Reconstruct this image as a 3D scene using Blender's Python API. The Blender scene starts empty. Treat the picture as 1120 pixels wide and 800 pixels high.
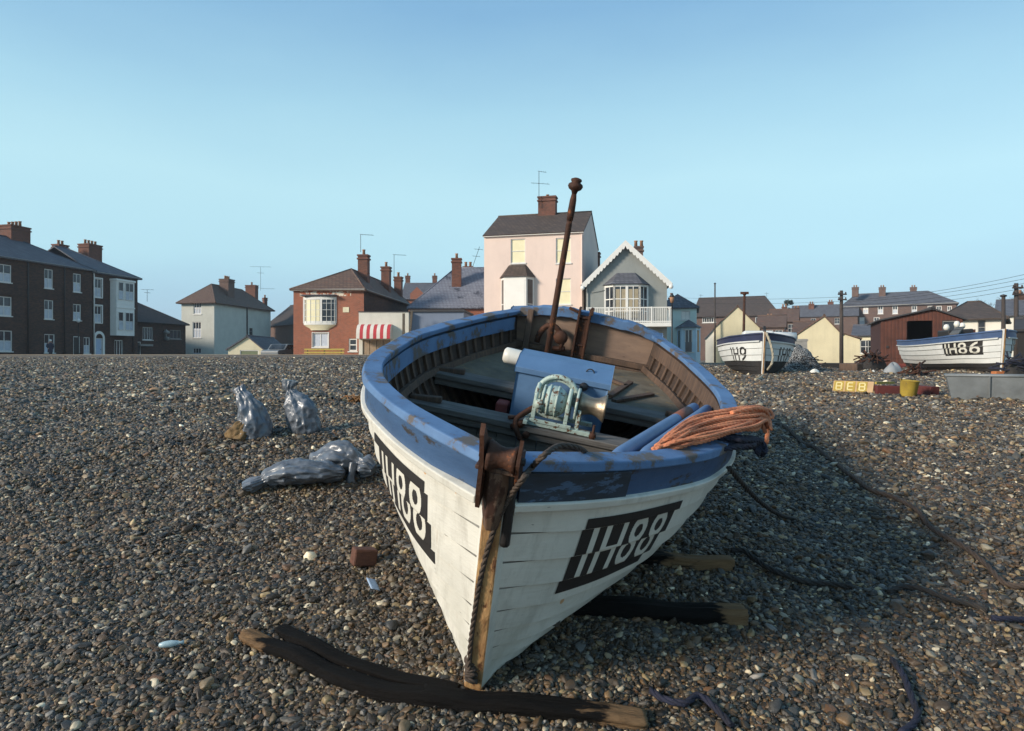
import bpy, bmesh, math, random
import numpy as np
from mathutils import Vector, Matrix, Euler
random.seed(7); rng = np.random.default_rng(7)
PI = math.pi
C = bpy.context.scene.collection
sc = bpy.context.scene

# ------------------------------------------------------------------ camera measurements
F, CX, YH, EYE = 740.0, 560.0, 392.0, 1.6          # focal length in photo pixels, principal column, horizon row, eye height
def P2(px, D): return Vector(((px - CX) / F * D, D))
def ZZ(py, D): return EYE - (py - YH) / F * D

# ------------------------------------------------------------------ tags
def tag(o, label=None, cat=None, group=None, kind=None):
    if label: o['label'] = label
    if cat: o['category'] = cat
    if group: o['group'] = group
    if kind: o['kind'] = kind
    return o
def empty(name, loc=(0, 0, 0), rot=(0, 0, 0), label=None, cat=None, group=None):
    o = bpy.data.objects.new(name, None); C.objects.link(o)
    o.location = loc; o.rotation_euler = rot; o.empty_display_size = .2
    return tag(o, label, cat, group)

# ------------------------------------------------------------------ materials
def lin(c):
    if isinstance(c, str):
        c = [int(c[i:i + 2], 16) / 255 for i in (0, 2, 4)]
        c = [v / 12.92 if v <= .04045 else ((v + .055) / 1.055) ** 2.4 for v in c]
    return (c[0], c[1], c[2], 1)
class NT:
    def __init__(s, name):
        s.m = bpy.data.materials.new(name); s.m.use_nodes = True; s.t = s.m.node_tree; s.n = s.t.nodes; s.l = s.t.links
        s.b = s.n['Principled BSDF']
    def add(s, typ, **k):
        n = s.n.new(typ)
        for a, v in k.items():
            if a in n.inputs: s.put(n.inputs[a], v)
            else: setattr(n, a, v)
        return n
    def put(s, sock, v):
        if isinstance(v, bpy.types.NodeSocket): s.l.new(v, sock)
        else: sock.default_value = v
    def coord(s, kind='Object', scale=(1, 1, 1), rot=(0, 0, 0)):
        c = s.add('ShaderNodeTexCoord'); m = s.add('ShaderNodeMapping'); m.inputs['Scale'].default_value = scale; m.inputs['Rotation'].default_value = rot
        s.l.new(c.outputs[kind], m.inputs['Vector']); return m.outputs['Vector']
    def noise(s, vec, scale, detail=4, rough=.6):
        n = s.add('ShaderNodeTexNoise'); s.l.new(vec, n.inputs['Vector']); n.inputs['Scale'].default_value = scale
        n.inputs['Detail'].default_value = detail; n.inputs['Roughness'].default_value = rough; return n.outputs['Fac']
    def ramp(s, fac, a, b, ca=(0, 0, 0, 1), cb=(1, 1, 1, 1)):
        r = s.add('ShaderNodeValToRGB'); s.l.new(fac, r.inputs['Fac']); e = r.color_ramp.elements
        e[0].position, e[1].position = a, b; e[0].color, e[1].color = ca, cb; return r.outputs['Color']
    def mix(s, fac, a, b, mode='MIX'):
        n = s.add('ShaderNodeMix'); n.data_type = 'RGBA'; n.blend_type = mode
        s.put(n.inputs[0], fac); s.put(n.inputs[6], a); s.put(n.inputs[7], b); return n.outputs[2]
    def math(s, op, a, b=0.0):
        n = s.add('ShaderNodeMath'); n.operation = op; s.put(n.inputs[0], a); s.put(n.inputs[1], b); return n.outputs[0]
    def bump(s, h, strength=.3, dist=.02):
        n = s.add('ShaderNodeBump'); n.inputs['Strength'].default_value = strength; n.inputs['Distance'].default_value = dist
        s.l.new(h, n.inputs['Height']); s.l.new(n.outputs['Normal'], s.b.inputs['Normal'])
    def out(s, col=None, rough=None, metal=None):
        if col is not None: s.put(s.b.inputs['Base Color'], col)
        if rough is not None: s.put(s.b.inputs['Roughness'], rough)
        if metal is not None: s.put(s.b.inputs['Metallic'], metal)
        return s.m
def paint(name, col, col2=None, amt=.5, scale=8, rough=.6, wear=None, wear_at=.62, wear_scale=20, bump=.15, metal=0, stretch=(1, 1, 1), bdist=.01):
    n = NT(name); v = n.coord(scale=stretch); c1 = lin(col); c2 = lin(col2) if col2 else tuple(x * .6 for x in c1[:3]) + (1,)
    f = n.ramp(n.noise(v, scale, 6), .35, .7); c = n.mix(n.math('MULTIPLY', f, amt), c1, c2)
    h = n.noise(v, scale * 4, 4)
    if wear:
        w = n.ramp(n.noise(v, wear_scale, 8, .7), wear_at, wear_at + .05); c = n.mix(w, c, lin(wear))
    n.bump(h, bump, bdist); return n.out(c, rough, metal)
def wood(name, col, col2, scale=3, axis=1, rough=.8, bump=.4, stretch=12):
    n = NT(name); s = [stretch] * 3; s[axis] = 1; v = n.coord(scale=tuple(s))
    f = n.noise(v, scale, 6, .65); g = n.noise(n.coord(), 3, 4)
    c = n.mix(n.ramp(f, .3, .7), lin(col), lin(col2)); c = n.mix(n.math('MULTIPLY', n.ramp(g, .4, .75), .45), c, tuple(x * .45 for x in lin(col2)[:3]) + (1,))
    n.bump(f, bump, .01); return n.out(c, rough)
def brickmat(name, c1, c2, mort, stain=.5, squash=1.0):
    n = NT(name); tc = n.add('ShaderNodeTexCoord'); sx = n.add('ShaderNodeSeparateXYZ'); n.l.new(tc.outputs['Object'], sx.inputs[0])
    cb = n.add('ShaderNodeCombineXYZ'); n.put(cb.inputs[0], n.math('ADD', sx.outputs[0], sx.outputs[1])); n.put(cb.inputs[1], sx.outputs[2])
    b = n.add('ShaderNodeTexBrick'); n.l.new(cb.outputs[0], b.inputs['Vector']); b.inputs['Color1'].default_value = lin(c1); b.inputs['Color2'].default_value = lin(c2)
    b.inputs['Mortar'].default_value = lin(mort); b.inputs['Scale'].default_value = 1; b.inputs['Brick Width'].default_value = .23; b.inputs['Row Height'].default_value = .075; b.inputs['Mortar Size'].default_value = .008
    v = n.coord(); g = n.ramp(n.noise(v, .9, 6), .35, .75); g2 = n.ramp(n.noise(v, 5, 4), .4, .7)
    d = tuple(x * .4 for x in lin(c2)[:3]) + (1,)
    c = n.mix(n.math('MULTIPLY', g, stain), b.outputs['Color'], d); c = n.mix(n.math('MULTIPLY', g2, .35), c, lin(c1))
    n.bump(b.outputs['Fac'], -.2, .01); return n.out(c, .9)
def roofmat(name, c1, c2, patch=None, axis='y', rowh=.25, patch_at=.6):
    n = NT(name); tc = n.add('ShaderNodeTexCoord'); sx = n.add('ShaderNodeSeparateXYZ'); n.l.new(tc.outputs['Object'], sx.inputs[0])
    cb = n.add('ShaderNodeCombineXYZ'); n.put(cb.inputs[0], n.math('ADD', sx.outputs[0], sx.outputs[1])); n.put(cb.inputs[1], n.math('MULTIPLY', sx.outputs[2], 1.5))
    b = n.add('ShaderNodeTexBrick'); n.l.new(cb.outputs[0], b.inputs['Vector']); b.inputs['Color1'].default_value = lin(c1); b.inputs['Color2'].default_value = lin(c2)
    b.inputs['Mortar'].default_value = tuple(x * .4 for x in lin(c2)[:3]) + (1,); b.inputs['Scale'].default_value = 1; b.inputs['Brick Width'].default_value = .3
    b.inputs['Row Height'].default_value = rowh; b.inputs['Mortar Size'].default_value = .02
    v = n.coord(); c = n.mix(n.math('MULTIPLY', n.ramp(n.noise(v, 1.1, 6), .35, .7), .6), b.outputs['Color'], lin(c2))
    if patch: c = n.mix(n.ramp(n.noise(v, .8, 6, .7), patch_at, patch_at + .06), c, lin(patch))
    n.bump(b.outputs['Fac'], -.4, .03); return n.out(c, .8)
def render_wall(name, col, dirt=.35, scale=.7):
    dirt = dirt * 1.5
    n = NT(name); v = n.coord(); c1 = lin(col); d = tuple(x * .62 for x in c1[:3]) + (1,)
    f = n.ramp(n.noise(v, scale, 8, .65), .35, .75); f2 = n.ramp(n.noise(n.coord(scale=(3, 3, .4)), 1.2, 5), .5, .8)
    c = n.mix(n.math('MULTIPLY', f, dirt), c1, d); c = n.mix(n.math('MULTIPLY', f2, dirt * .7), c, d)
    n.bump(n.noise(v, 25, 3), .2, .02); return n.out(c, .88)
def glass(name, col=(.015, .018, .022), rough=.08):
    n = NT(name); f = n.ramp(n.noise(n.coord(), 1.3, 3), .35, .7)
    return n.out(n.mix(f, lin(col), tuple(c * 3 for c in col) + (1,)), rough)
M = {}
M['pane'] = glass('window_glass'); M['curtain'] = paint('net_curtain', 'b9bfc8', '8d949f', .5, 6, .5)
M['blind'] = paint('cream_blind', 'e2d9b4', 'cfc49a', .5, 2, .35); M['whiteblind'] = paint('white_blind', 'e4e0d8', 'd2cec6', .4, 2, .4)  # the cream paints yellow light on window panes; the white is a blind
M['frame'] = paint('white_frame', 'd8d6d0', 'a9a6a0', .4, 5, .5); M['greyframe'] = paint('dull_frame', '8f8c86', '5d5b57', .5, 5, .6)
M['darkbrick'] = brickmat('dark_brick', '563a2c', '2c1f19', '372d26', .6); M['redbrick'] = brickmat('red_brick', '9a563c', '7f4631', '8a7768', .25)
M['brownbrick'] = brickmat('brown_brick', '6c5145', '54403a', '6a625c', .4); M['chimbrick'] = brickmat('chimney_brick', '7a4a38', '5a382c', '5b5048', .5)
M['slate'] = roofmat('blue_slate', '63646a', '4c4d54'); M['slateold'] = roofmat('patched_slate', '7c7f88', '6a6d78', '3a3d48', patch_at=.56)
M['browntile'] = roofmat('brown_tile', '5a4a3f', '43372f'); M['darktile'] = roofmat('dark_tile', '463a34', '2e2724'); M['redtile'] = roofmat('mossy_tile', '6b5547', '564238', '7a4a3a')
M['felt'] = paint('roof_felt', '3b3a3c', '252426', .6, 3, .8)
M['white'] = render_wall('white_render', 'd9d4c6', .3); M['cream'] = render_wall('cream_render', 'ccc1a0', .35); M['creampale'] = render_wall('pale_cream_render', 'd8cfb0', .3)
M['pinkw'] = render_wall('pink_render', 'dcc6b9', .2); M['greyw'] = render_wall('grey_render', '8e918d', .35); M['blueg'] = render_wall('blue_grey_render', '747f92', .3)
M['greenw'] = render_wall('grey_green_render', 'c0c0b6', .3); M['paleg'] = render_wall('pale_green_boards', 'cfe0d8', .3); M['paleb'] = render_wall('pale_blue_boards', 'bdd6e4', .3)
M['trim'] = paint('white_trim', 'e2dfd8', 'c2bdb4', .3, 4, .5); M['pot'] = paint('clay_pot', 'a37a5c', '6f5240', .5, 4, .85)
M['iron'] = paint('dark_iron', '1d1c1d', '2f2a28', .5, 12, .55); M['bluedoor'] = paint('pale_blue_door', 'a9b9cf', '8899b2', .4, 3, .5)
M['greendoor'] = paint('olive_door', '6d7556', '5c6348', .4, 3, .6); M['lampglass'] = paint('white_globe', 'dcdcd8', 'b9b9b4', .3, 3, .3)

# ------------------------------------------------------------------ mesh builder
class MB:
    def __init__(s): s.v = []; s.f = []; s.mi = []; s.sm = []
    def addv(s, pts): k = len(s.v); s.v.extend([tuple(p) for p in pts]); return k
    def face(s, idx, mi=0, sm=False): s.f.append(tuple(idx)); s.mi.append(mi); s.sm.append(sm)
    def poly(s, pts, mi=0): k = s.addv(pts); s.face(range(k, k + len(pts)), mi)
    def box(s, c, d, rot=None, mi=0, taper=1.0):
        c = Vector(c); R = rot if rot is not None else Matrix.Identity(3)
        pts = []
        for z in (-.5, .5):
            t = taper if z > 0 else 1
            for x, y in ((-.5, -.5), (.5, -.5), (.5, .5), (-.5, .5)): pts.append(c + R @ Vector((x * d[0] * t, y * d[1] * t, z * d[2])))
        k = s.addv(pts)
        for q in ((0, 3, 2, 1), (4, 5, 6, 7), (0, 1, 5, 4), (1, 2, 6, 5), (2, 3, 7, 6), (3, 0, 4, 7)): s.face([k + i for i in q], mi)
    def beam(s, a, b, w, h, up=(0, 0, 1), mi=0):
        a, b = Vector(a), Vector(b); d = b - a; L = d.length; d.normalize(); x = d.cross(Vector(up)); x.normalize(); z = x.cross(d)
        s.box((a + b) / 2, (w, L, h), Matrix((x, d, z)).transposed(), mi)
    def grid(s, rows, mi=0, sm=True, closed=False, flip=False):
        k = s.addv([p for r in rows for p in r]); n = len(rows[0])
        for i in range(len(rows) - 1):
            for j in range(n if closed else n - 1):
                q = [k + i * n + j, k + i * n + (j + 1) % n, k + (i + 1) * n + (j + 1) % n, k + (i + 1) * n + j]
                s.face(q[::-1] if flip else q, mi(i, j) if callable(mi) else mi, sm)
        return k
    def tube(s, path, r, n=8, mi=0, cap=True, twist=0):
        path = [Vector(p) for p in path]; N = len(path); rows = []; up = None
        for i, p in enumerate(path):
            t = (path[min(i + 1, N - 1)] - path[max(i - 1, 0)])
            if t.length < 1e-9: t = Vector((0, 0, 1))
            t.normalize()
            if up is None: up = t.orthogonal().normalized()
            up = up - t * up.dot(t)
            if up.length < 1e-6: up = t.orthogonal()
            up.normalize(); w = t.cross(up); rr = r[i] if hasattr(r, '__len__') else r
            rows.append([p + (up * math.cos(a) + w * math.sin(a)) * rr for a in [2 * PI * j / n + twist * i for j in range(n)]])
        k = s.grid(rows, mi, True, True)
        if cap:
            s.face([k + j for j in range(n)][::-1], mi); s.face([k + (N - 1) * n + j for j in range(n)], mi)
    def lathe(s, prof, c=(0, 0, 0), rot=None, n=16, mi=0):
        R = rot if rot is not None else Matrix.Identity(3); c = Vector(c)
        rows = [[c + R @ Vector((r * math.cos(2 * PI * j / n), r * math.sin(2 * PI * j / n), z)) for j in range(n)] for r, z in prof]
        k = s.grid(rows, mi, True, True)
        if prof[0][0] > 1e-4: s.face([k + j for j in range(n)][::-1], mi)
        if prof[-1][0] > 1e-4: s.face([k + (len(prof) - 1) * n + j for j in range(n)], mi)
    def build(s, name, mats, parent=None, bevel=0, smooth_angle=None):
        me = bpy.data.meshes.new(name); me.from_pydata(s.v, [], s.f)
        if not isinstance(mats, (list, tuple)): mats = [mats]
        for m in mats: me.materials.append(m)
        me.polygons.foreach_set('material_index', s.mi); me.polygons.foreach_set('use_smooth', s.sm); me.update()
        o = bpy.data.objects.new(name, me); C.objects.link(o)
        if parent is not None: o.parent = parent
        if bevel:
            b = o.modifiers.new('bevel', 'BEVEL'); b.width = bevel; b.segments = 2; b.limit_method = 'ANGLE'; b.angle_limit = .7
        return o
RX90 = Matrix.Rotation(PI / 2, 3, 'X'); RY90 = Matrix.Rotation(PI / 2, 3, 'Y')
def spline(pts, n=8):
    pts = [Vector(p) for p in pts]; out = []
    for i in range(len(pts) - 1):
        p0, p1, p2, p3 = pts[max(i - 1, 0)], pts[i], pts[i + 1], pts[min(i + 2, len(pts) - 1)]
        for j in range(n):
            t = j / n; out.append(.5 * ((2 * p1) + (p2 - p0) * t + (2 * p0 - 5 * p1 + 4 * p2 - p3) * t * t + (3 * p1 - p0 - 3 * p2 + p3) * t ** 3))
    out.append(pts[-1]); return out

# ------------------------------------------------------------------ terrain
GY = np.array([-60, -8, 0, 2.5, 3.3, 7.3, 9.5, 12, 19, 35, 46, 52, 58, 400, 6000], float)
GL = np.array([-6, -1.6, -.5, -.13, -.03, .78, .95, 1.08, 1.22, 1.5, 1.84, 1.86, 1.55, 1.5, 1.5], float)
GR = np.array([-6, -1.6, -.5, -.13, -.03, .78, .93, 1.03, 1.19, 1.18, 1.1, 1.1, 1.1, 1.3, 1.3], float)
def ground(x, y):
    x = np.asarray(x, float); y = np.asarray(y, float)
    w = np.clip((x / np.maximum(y, 1) - .12) / .2, 0, 1); w = w * w * (3 - 2 * w)
    z = np.interp(y, GY, GL) * (1 - w) + np.interp(y, GY, GR) * w
    amp = np.clip(1 - (y - 30) / 15, 0, 1)
    z = z + amp * (.03 * np.sin(x * 1.1 + .6 * y) + .025 * np.sin(y * 1.7 - .5 * x + 1) + .02 * np.sin(2.9 * x + 1.3 + .6 * np.sin(y)) * np.sin(2.3 * y + .5 * np.sin(1.7 * x)) + .014 * np.sin(6.3 * x + 2 * np.sin(1.3 * y)) * np.sin(5.1 * y + 1.5 * np.sin(2.1 * x)) + .008 * np.sin(11 * x + 3 * y) * np.sin(9 * y - 4 * x))
    return z
def gz(x, y): return float(ground(x, y))
def gp(px, py, lift=0):
    "the point of the beach that the photo shows at this pixel"
    D = 1.5
    while D < 120:
        x = (px - CX) / F * D
        if ZZ(py, D) <= gz(x, D): break
        D += .01 if D < 15 else .05
    return Vector((x, D, gz(x, D) + lift))

def shingle_ground():
    n = NT('shingle'); v = n.coord('Object')
    vo = n.add('ShaderNodeTexVoronoi'); n.l.new(v, vo.inputs['Vector']); vo.inputs['Scale'].default_value = 22
    vo2 = n.add('ShaderNodeTexVoronoi'); n.l.new(v, vo2.inputs['Vector']); vo2.inputs['Scale'].default_value = 9
    r = n.add('ShaderNodeValToRGB'); sp = n.add('ShaderNodeSeparateColor'); n.l.new(vo.outputs['Color'], sp.inputs[0]); n.l.new(sp.outputs[0], r.inputs['Fac'])
    e = r.color_ramp.elements; e[0].position = 0; e[0].color = lin('3a332d'); e[1].position = 1; e[1].color = lin('b7a78e')
    for p, c in ((.25, '57493c'), (.5, '6d5b47'), (.7, '7b776f'), (.88, '8d7a60')): q = e.new(p); q.color = lin(c)
    r2 = n.add('ShaderNodeSeparateColor'); n.l.new(vo2.outputs['Color'], r2.inputs[0])
    c = n.mix(n.math('MULTIPLY', r2.outputs[1], .35), r.outputs['Color'], lin('4a4038'))
    c = n.mix(n.math('MULTIPLY', n.ramp(n.noise(v, .5, 5), .35, .7), .3), c, lin('57493a'))
    h = n.math('SUBTRACT', 1.0, vo.outputs['Distance']); h2 = n.math('ADD', h, n.math('MULTIPLY', n.math('SUBTRACT', 1.0, vo2.outputs['Distance']), 1.2))
    n.bump(h2, 1.0, .05); return n.out(c, .75)
M['shingle'] = shingle_ground()
def beach():
    ys = np.concatenate([np.linspace(-60, 0, 10)[:-1], np.linspace(0, 14, 141)[:-1], np.linspace(14, 44, 90)[:-1], np.linspace(44, 60, 40)[:-1], np.geomspace(60, 1700, 12)])
    ts = np.concatenate([-np.geomspace(60, 1.4, 10), np.linspace(-1.3, 1.3, 150), np.geomspace(1.4, 60, 10)])
    mb = MB(); rows = []
    for y in ys:
        w = max(abs(y), 6) if y < 60 else y
        xs = ts * w; zs = ground(xs, np.full_like(xs, y))
        if y < 14: zs = zs - .012
        rows.append([(x, y, z) for x, z in zip(xs, zs)])
    mb.grid(rows, 0, True)
    o = mb.build('shingle_beach', M['shingle']); tag(o, 'grey brown shingle beach rising towards the town', None, None, 'structure')
beach()
def promenade():
    m = paint('sandy_track', 'a38c6c', '7f6a52', .6, 1.5, .9, bump=.5, bdist=.03); mb = MB(); rows = []
    for y in np.linspace(44.5, 54, 14):
        xs = np.linspace(-75, 12, 90); rows.append([(x, y + .4 * math.sin(x * .3), gz(x, y + .4 * math.sin(x * .3)) + .012) for x in xs])
    mb.grid(rows); tag(mb.build('promenade_path', m), 'sandy promenade track along the top of the beach', None, None, 'structure')
promenade()

# ------------------------------------------------------------------ pebbles: loose shingle covering the near beach
def pebbles():
    pts = []
    for (y0, y1, dens, s0) in ((1.9, 4.2, 7600, .0105), (4.2, 6.5, 5800, .0112), (6.5, 9.5, 3400, .013), (9.5, 14, 1100, .019), (14, 20, 420, .023), (20, 40, 75, .032)):
        w = .98; area = w * (y1 * y1 - y0 * y0); k = int(area * dens)
        y = np.sqrt(rng.uniform(y0 * y0, y1 * y1, k)); x = rng.uniform(-w, w, k) * y
        s = s0 * np.exp(rng.normal(-.12, .38, k)); pts.append(np.stack([x, y, s], 1))
    a = np.concatenate(pts); k = len(a)
    a[:, 2] = np.clip(a[:, 2], .005, .05)
    z = ground(a[:, 0], a[:, 1]) - .012 + a[:, 2] * rng.uniform(.05, .6, k)
    me = bpy.data.meshes.new('pebbles'); me.vertices.add(k)
    me.vertices.foreach_set('co', np.stack([a[:, 0], a[:, 1], z], 1).astype(np.float32).ravel())
    def attr(nm, typ, prop, data):
        t = me.attributes.new(nm, typ, 'POINT'); t.data.foreach_set(prop, np.ascontiguousarray(data).ravel())
    attr('rot', 'FLOAT_VECTOR', 'vector', np.stack([rng.normal(0, .4, k), rng.normal(0, .4, k), rng.uniform(0, 6.28, k)], 1).astype(np.float32))
    sc3 = np.stack([a[:, 2] * rng.uniform(1.0, 1.55, k), a[:, 2] * rng.uniform(.75, 1.1, k), a[:, 2] * rng.uniform(.42, .8, k)], 1)
    attr('scl', 'FLOAT_VECTOR', 'vector', sc3.astype(np.float32))
    attr('idx', 'INT', 'value', rng.integers(0, 5, k).astype(np.int32))
    pal = np.array([lin(h)[:3] for h in ('35312d', '463d35', '5b4c3d', '6b5946', '7a6e5e', '525253', '404247', '6a6a6e', '938f87', 'c4beb2', '665040', '4b433a', '2d2b29', '8b7e66')])
    pw = np.array([13, 13, 11, 8, 7, 11, 10, 7, 5, 2.2, 4, 10, 9, 4.]); pw /= pw.sum()
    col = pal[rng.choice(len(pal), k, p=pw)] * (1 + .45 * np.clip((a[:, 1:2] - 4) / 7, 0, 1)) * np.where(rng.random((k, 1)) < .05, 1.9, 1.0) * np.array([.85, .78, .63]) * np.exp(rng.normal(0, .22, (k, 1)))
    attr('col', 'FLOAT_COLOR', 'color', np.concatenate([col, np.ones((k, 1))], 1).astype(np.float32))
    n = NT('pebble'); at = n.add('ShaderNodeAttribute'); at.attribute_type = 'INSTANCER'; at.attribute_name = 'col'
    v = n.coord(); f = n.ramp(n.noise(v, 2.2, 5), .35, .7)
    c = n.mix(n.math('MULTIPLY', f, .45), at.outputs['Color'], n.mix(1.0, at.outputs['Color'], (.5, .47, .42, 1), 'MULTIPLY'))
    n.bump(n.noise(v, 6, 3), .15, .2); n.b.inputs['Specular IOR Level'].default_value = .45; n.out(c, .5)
    o = bpy.data.objects.new('shingle_pebbles', me); C.objects.link(o)
    tag(o, 'loose rounded pebbles of the shingle beach', None, None, 'stuff')
    g = bpy.data.node_groups.new('pebble_scatter', 'GeometryNodeTree')
    g.interface.new_socket('Geometry', in_out='INPUT', socket_type='NodeSocketGeometry'); g.interface.new_socket('Geometry', in_out='OUTPUT', socket_type='NodeSocketGeometry')
    N, L = g.nodes, g.links; gi = N.new('NodeGroupInput'); go = N.new('NodeGroupOutput'); jo = N.new('GeometryNodeJoinGeometry')
    for i in range(5):
        ico = N.new('GeometryNodeMeshIcoSphere'); ico.inputs['Radius'].default_value = 1; ico.inputs['Subdivisions'].default_value = 3
        sp = N.new('GeometryNodeSetPosition'); no = N.new('ShaderNodeTexNoise'); no.noise_dimensions = '4D'; no.inputs['W'].default_value = i * 3.7; no.inputs['Scale'].default_value = .75; no.inputs['Detail'].default_value = 1
        su = N.new('ShaderNodeVectorMath'); su.operation = 'SUBTRACT'; su.inputs[1].default_value = (.5, .5, .5); mu = N.new('ShaderNodeVectorMath'); mu.operation = 'SCALE'; mu.inputs['Scale'].default_value = 1.3
        L.new(no.outputs['Color'], su.inputs[0]); L.new(su.outputs[0], mu.inputs[0]); L.new(mu.outputs[0], sp.inputs['Offset']); L.new(ico.outputs['Mesh'], sp.inputs['Geometry'])
        ss = N.new('GeometryNodeSetShadeSmooth'); L.new(sp.outputs[0], ss.inputs[0]); sm = N.new('GeometryNodeSetMaterial'); sm.inputs['Material'].default_value = n.m; L.new(ss.outputs[0], sm.inputs[0])
        ti = N.new('GeometryNodeGeometryToInstance'); L.new(sm.outputs[0], ti.inputs[0]); L.new(ti.outputs[0], jo.inputs[0])
    ip = N.new('GeometryNodeInstanceOnPoints'); ip.inputs['Pick Instance'].default_value = True
    def na(nm, typ):
        q = N.new('GeometryNodeInputNamedAttribute'); q.data_type = typ; q.inputs['Name'].default_value = nm; return q.outputs['Attribute']
    L.new(gi.outputs[0], ip.inputs['Points']); L.new(jo.outputs[0], ip.inputs['Instance']); L.new(na('idx', 'INT'), ip.inputs['Instance Index'])
    L.new(na('rot', 'FLOAT_VECTOR'), ip.inputs['Rotation']); L.new(na('scl', 'FLOAT_VECTOR'), ip.inputs['Scale']); L.new(ip.outputs[0], go.inputs[0])
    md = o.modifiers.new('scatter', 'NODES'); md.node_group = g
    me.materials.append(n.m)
pebbles()

# ------------------------------------------------------------------ boats
TK = np.array([0, .05, .12, .22, .35, .55, .78, 1.0])
def pchip(x, y, xq):
    h = np.diff(x); d = np.diff(y) / h; m = np.zeros(len(y))
    for i in range(1, len(x) - 1):
        if d[i - 1] * d[i] > 0:
            w1 = 2 * h[i] + h[i - 1]; w2 = h[i] + 2 * h[i - 1]; m[i] = (w1 + w2) / (w1 / d[i - 1] + w2 / d[i])
    m[0] = d[0] * 1.3 - m[1] * .3; m[-1] = d[-1]
    k = int(np.clip(np.searchsorted(x, xq, side='right') - 1, 0, len(x) - 2)); t = (xq - x[k]) / h[k]
    return (2 * t**3 - 3 * t**2 + 1) * y[k] + (t**3 - 2 * t**2 + t) * h[k] * m[k] + (-2 * t**3 + 3 * t**2) * y[k + 1] + (t**3 - t**2) * h[k] * m[k + 1]
def hullpaint(name, white, dirt, rot=True):
    n = NT(name); v = n.coord(); c = n.mix(n.math('MULTIPLY', n.ramp(n.noise(v, 1.6, 7, .65), .38, .75), .7), lin(white), lin(dirt)); c = n.mix(n.math('MULTIPLY', n.ramp(n.noise(n.coord(scale=(5, 5, .7)), 1.7, 7, .7), .52, .72), .45), c, lin('8b867a'))
    sx = n.add('ShaderNodeSeparateXYZ'); n.l.new(v, sx.inputs[0])
    low = n.ramp(sx.outputs[2], .1, .55, (1, 1, 1, 1), (0, 0, 0, 1))                       # scuffs towards the keel where it drags on the shingle
    g = n.math('MULTIPLY', n.ramp(n.noise(v, 4, 6), .4, .65), low); c = n.mix(n.math('MULTIPLY', g, .6), c, lin('8d8a74'))
    ch = n.noise(n.coord(scale=(6, 3, 22)), 2.2, 8, .75); chips = n.ramp(ch, .665, .69); c = n.mix(chips, c, lin('3a3632'))
    vo = n.add('ShaderNodeTexVoronoi'); n.l.new(v, vo.inputs['Vector']); vo.inputs['Scale'].default_value = 5.5
    sp = n.ramp(n.math('ADD', vo.outputs['Distance'], n.math('MULTIPLY', n.noise(v, 30, 3), .08)), .115, .135, (1, 1, 1, 1), (0, 0, 0, 1))
    sc_ = n.add('ShaderNodeSeparateColor'); n.l.new(vo.outputs['Color'], sc_.inputs[0]); sel = n.math('GREATER_THAN', sc_.outputs[0], .8)
    c = n.mix(n.math('MULTIPLY', n.math('MULTIPLY', sp, sel), .8), c, lin('c08a4e'))
    run = n.math('MULTIPLY', n.ramp(n.noise(n.coord(scale=(9, 9, .8)), 2.1, 6, .7), .62, .74), n.ramp(n.noise(v, 1.3, 4), .45, .6)); c = n.mix(n.math('MULTIPLY', run, .4), c, lin('8d6a48'))
    ch2 = n.ramp(n.noise(n.coord(scale=(3, 3, 14)), 4.5, 8, .8), .69, .71); c = n.mix(ch2, c, lin('5b5750'))
    n.bump(n.math('ADD', n.noise(n.coord(scale=(3, 1, 9)), 5, 5), n.math('MULTIPLY', chips, -.3)), .25, .012); return n.out(c, .5)
M['hullw'] = hullpaint('white_hull_paint', 'd6d3c8', 'a9a79c')
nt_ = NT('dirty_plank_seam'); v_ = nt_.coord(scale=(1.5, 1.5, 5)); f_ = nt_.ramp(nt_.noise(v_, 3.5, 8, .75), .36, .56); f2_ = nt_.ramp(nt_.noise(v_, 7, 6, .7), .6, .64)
M['seam'] = nt_.out(nt_.mix(f2_, nt_.mix(f_, lin('8f8d86'), lin('4a4741')), lin('2e2b29')), .7)  # thin plank line: lap shade painted in together with dirt
M['hullw2'] = paint('white_hull', 'd0d0cc', 'aab0ae', .5, 3, .5, wear='5a5650', wear_at=.7, wear_scale=6)
M['blue'] = paint('blue_hull_paint', '365274', '294160', .7, 3, .5, wear='2f2d2c', wear_at=.555, wear_scale=4, bump=.3, stretch=(1, 1, 3))
M['bluecap'] = paint('worn_blue_cap', '55769c', '3f5a7e', .9, 4, .7, wear='57504b', wear_at=.53, wear_scale=4, bump=.35)
M['bluecap2'] = paint('blue_cap', '3d5478', '2b3c5a', .6, 4, .5)
M['navy'] = paint('navy_cap', '262b48', '1c2036', .6, 4, .5)
M['antifoul'] = paint('dark_bottom_paint', '2a1a1c', '171113', .7, 5, .8, wear='4a3a34', wear_at=.62)
M['black2'] = paint('black_bottom', '1d1b1b', '302a27', .5, 5, .8)
M['inner'] = wood('dark_inner_planks', '4a3a30', '2b221d', 2.5); M['rib'] = wood('rib_wood', '665040', '40332b', 3, 2)
M['transomw'] = paint('faded_pink_boards', '87705f', '625047', .7, 3, .75, wear='4a3a33', wear_at=.63, wear_scale=4, bump=.3, stretch=(1, 1, 4))
M['thwart'] = wood('weathered_thwart', '75716b', '454240', 3, 0); M['floor'] = wood('old_floor_boards', '4b443d', '2c2723', 3, 1)
M['deck'] = paint('gritty_green_deck', '6f6757', '4e463a', .8, 5, .9, wear='7a6648', wear_at=.58, wear_scale=9, bump=.6)
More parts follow.
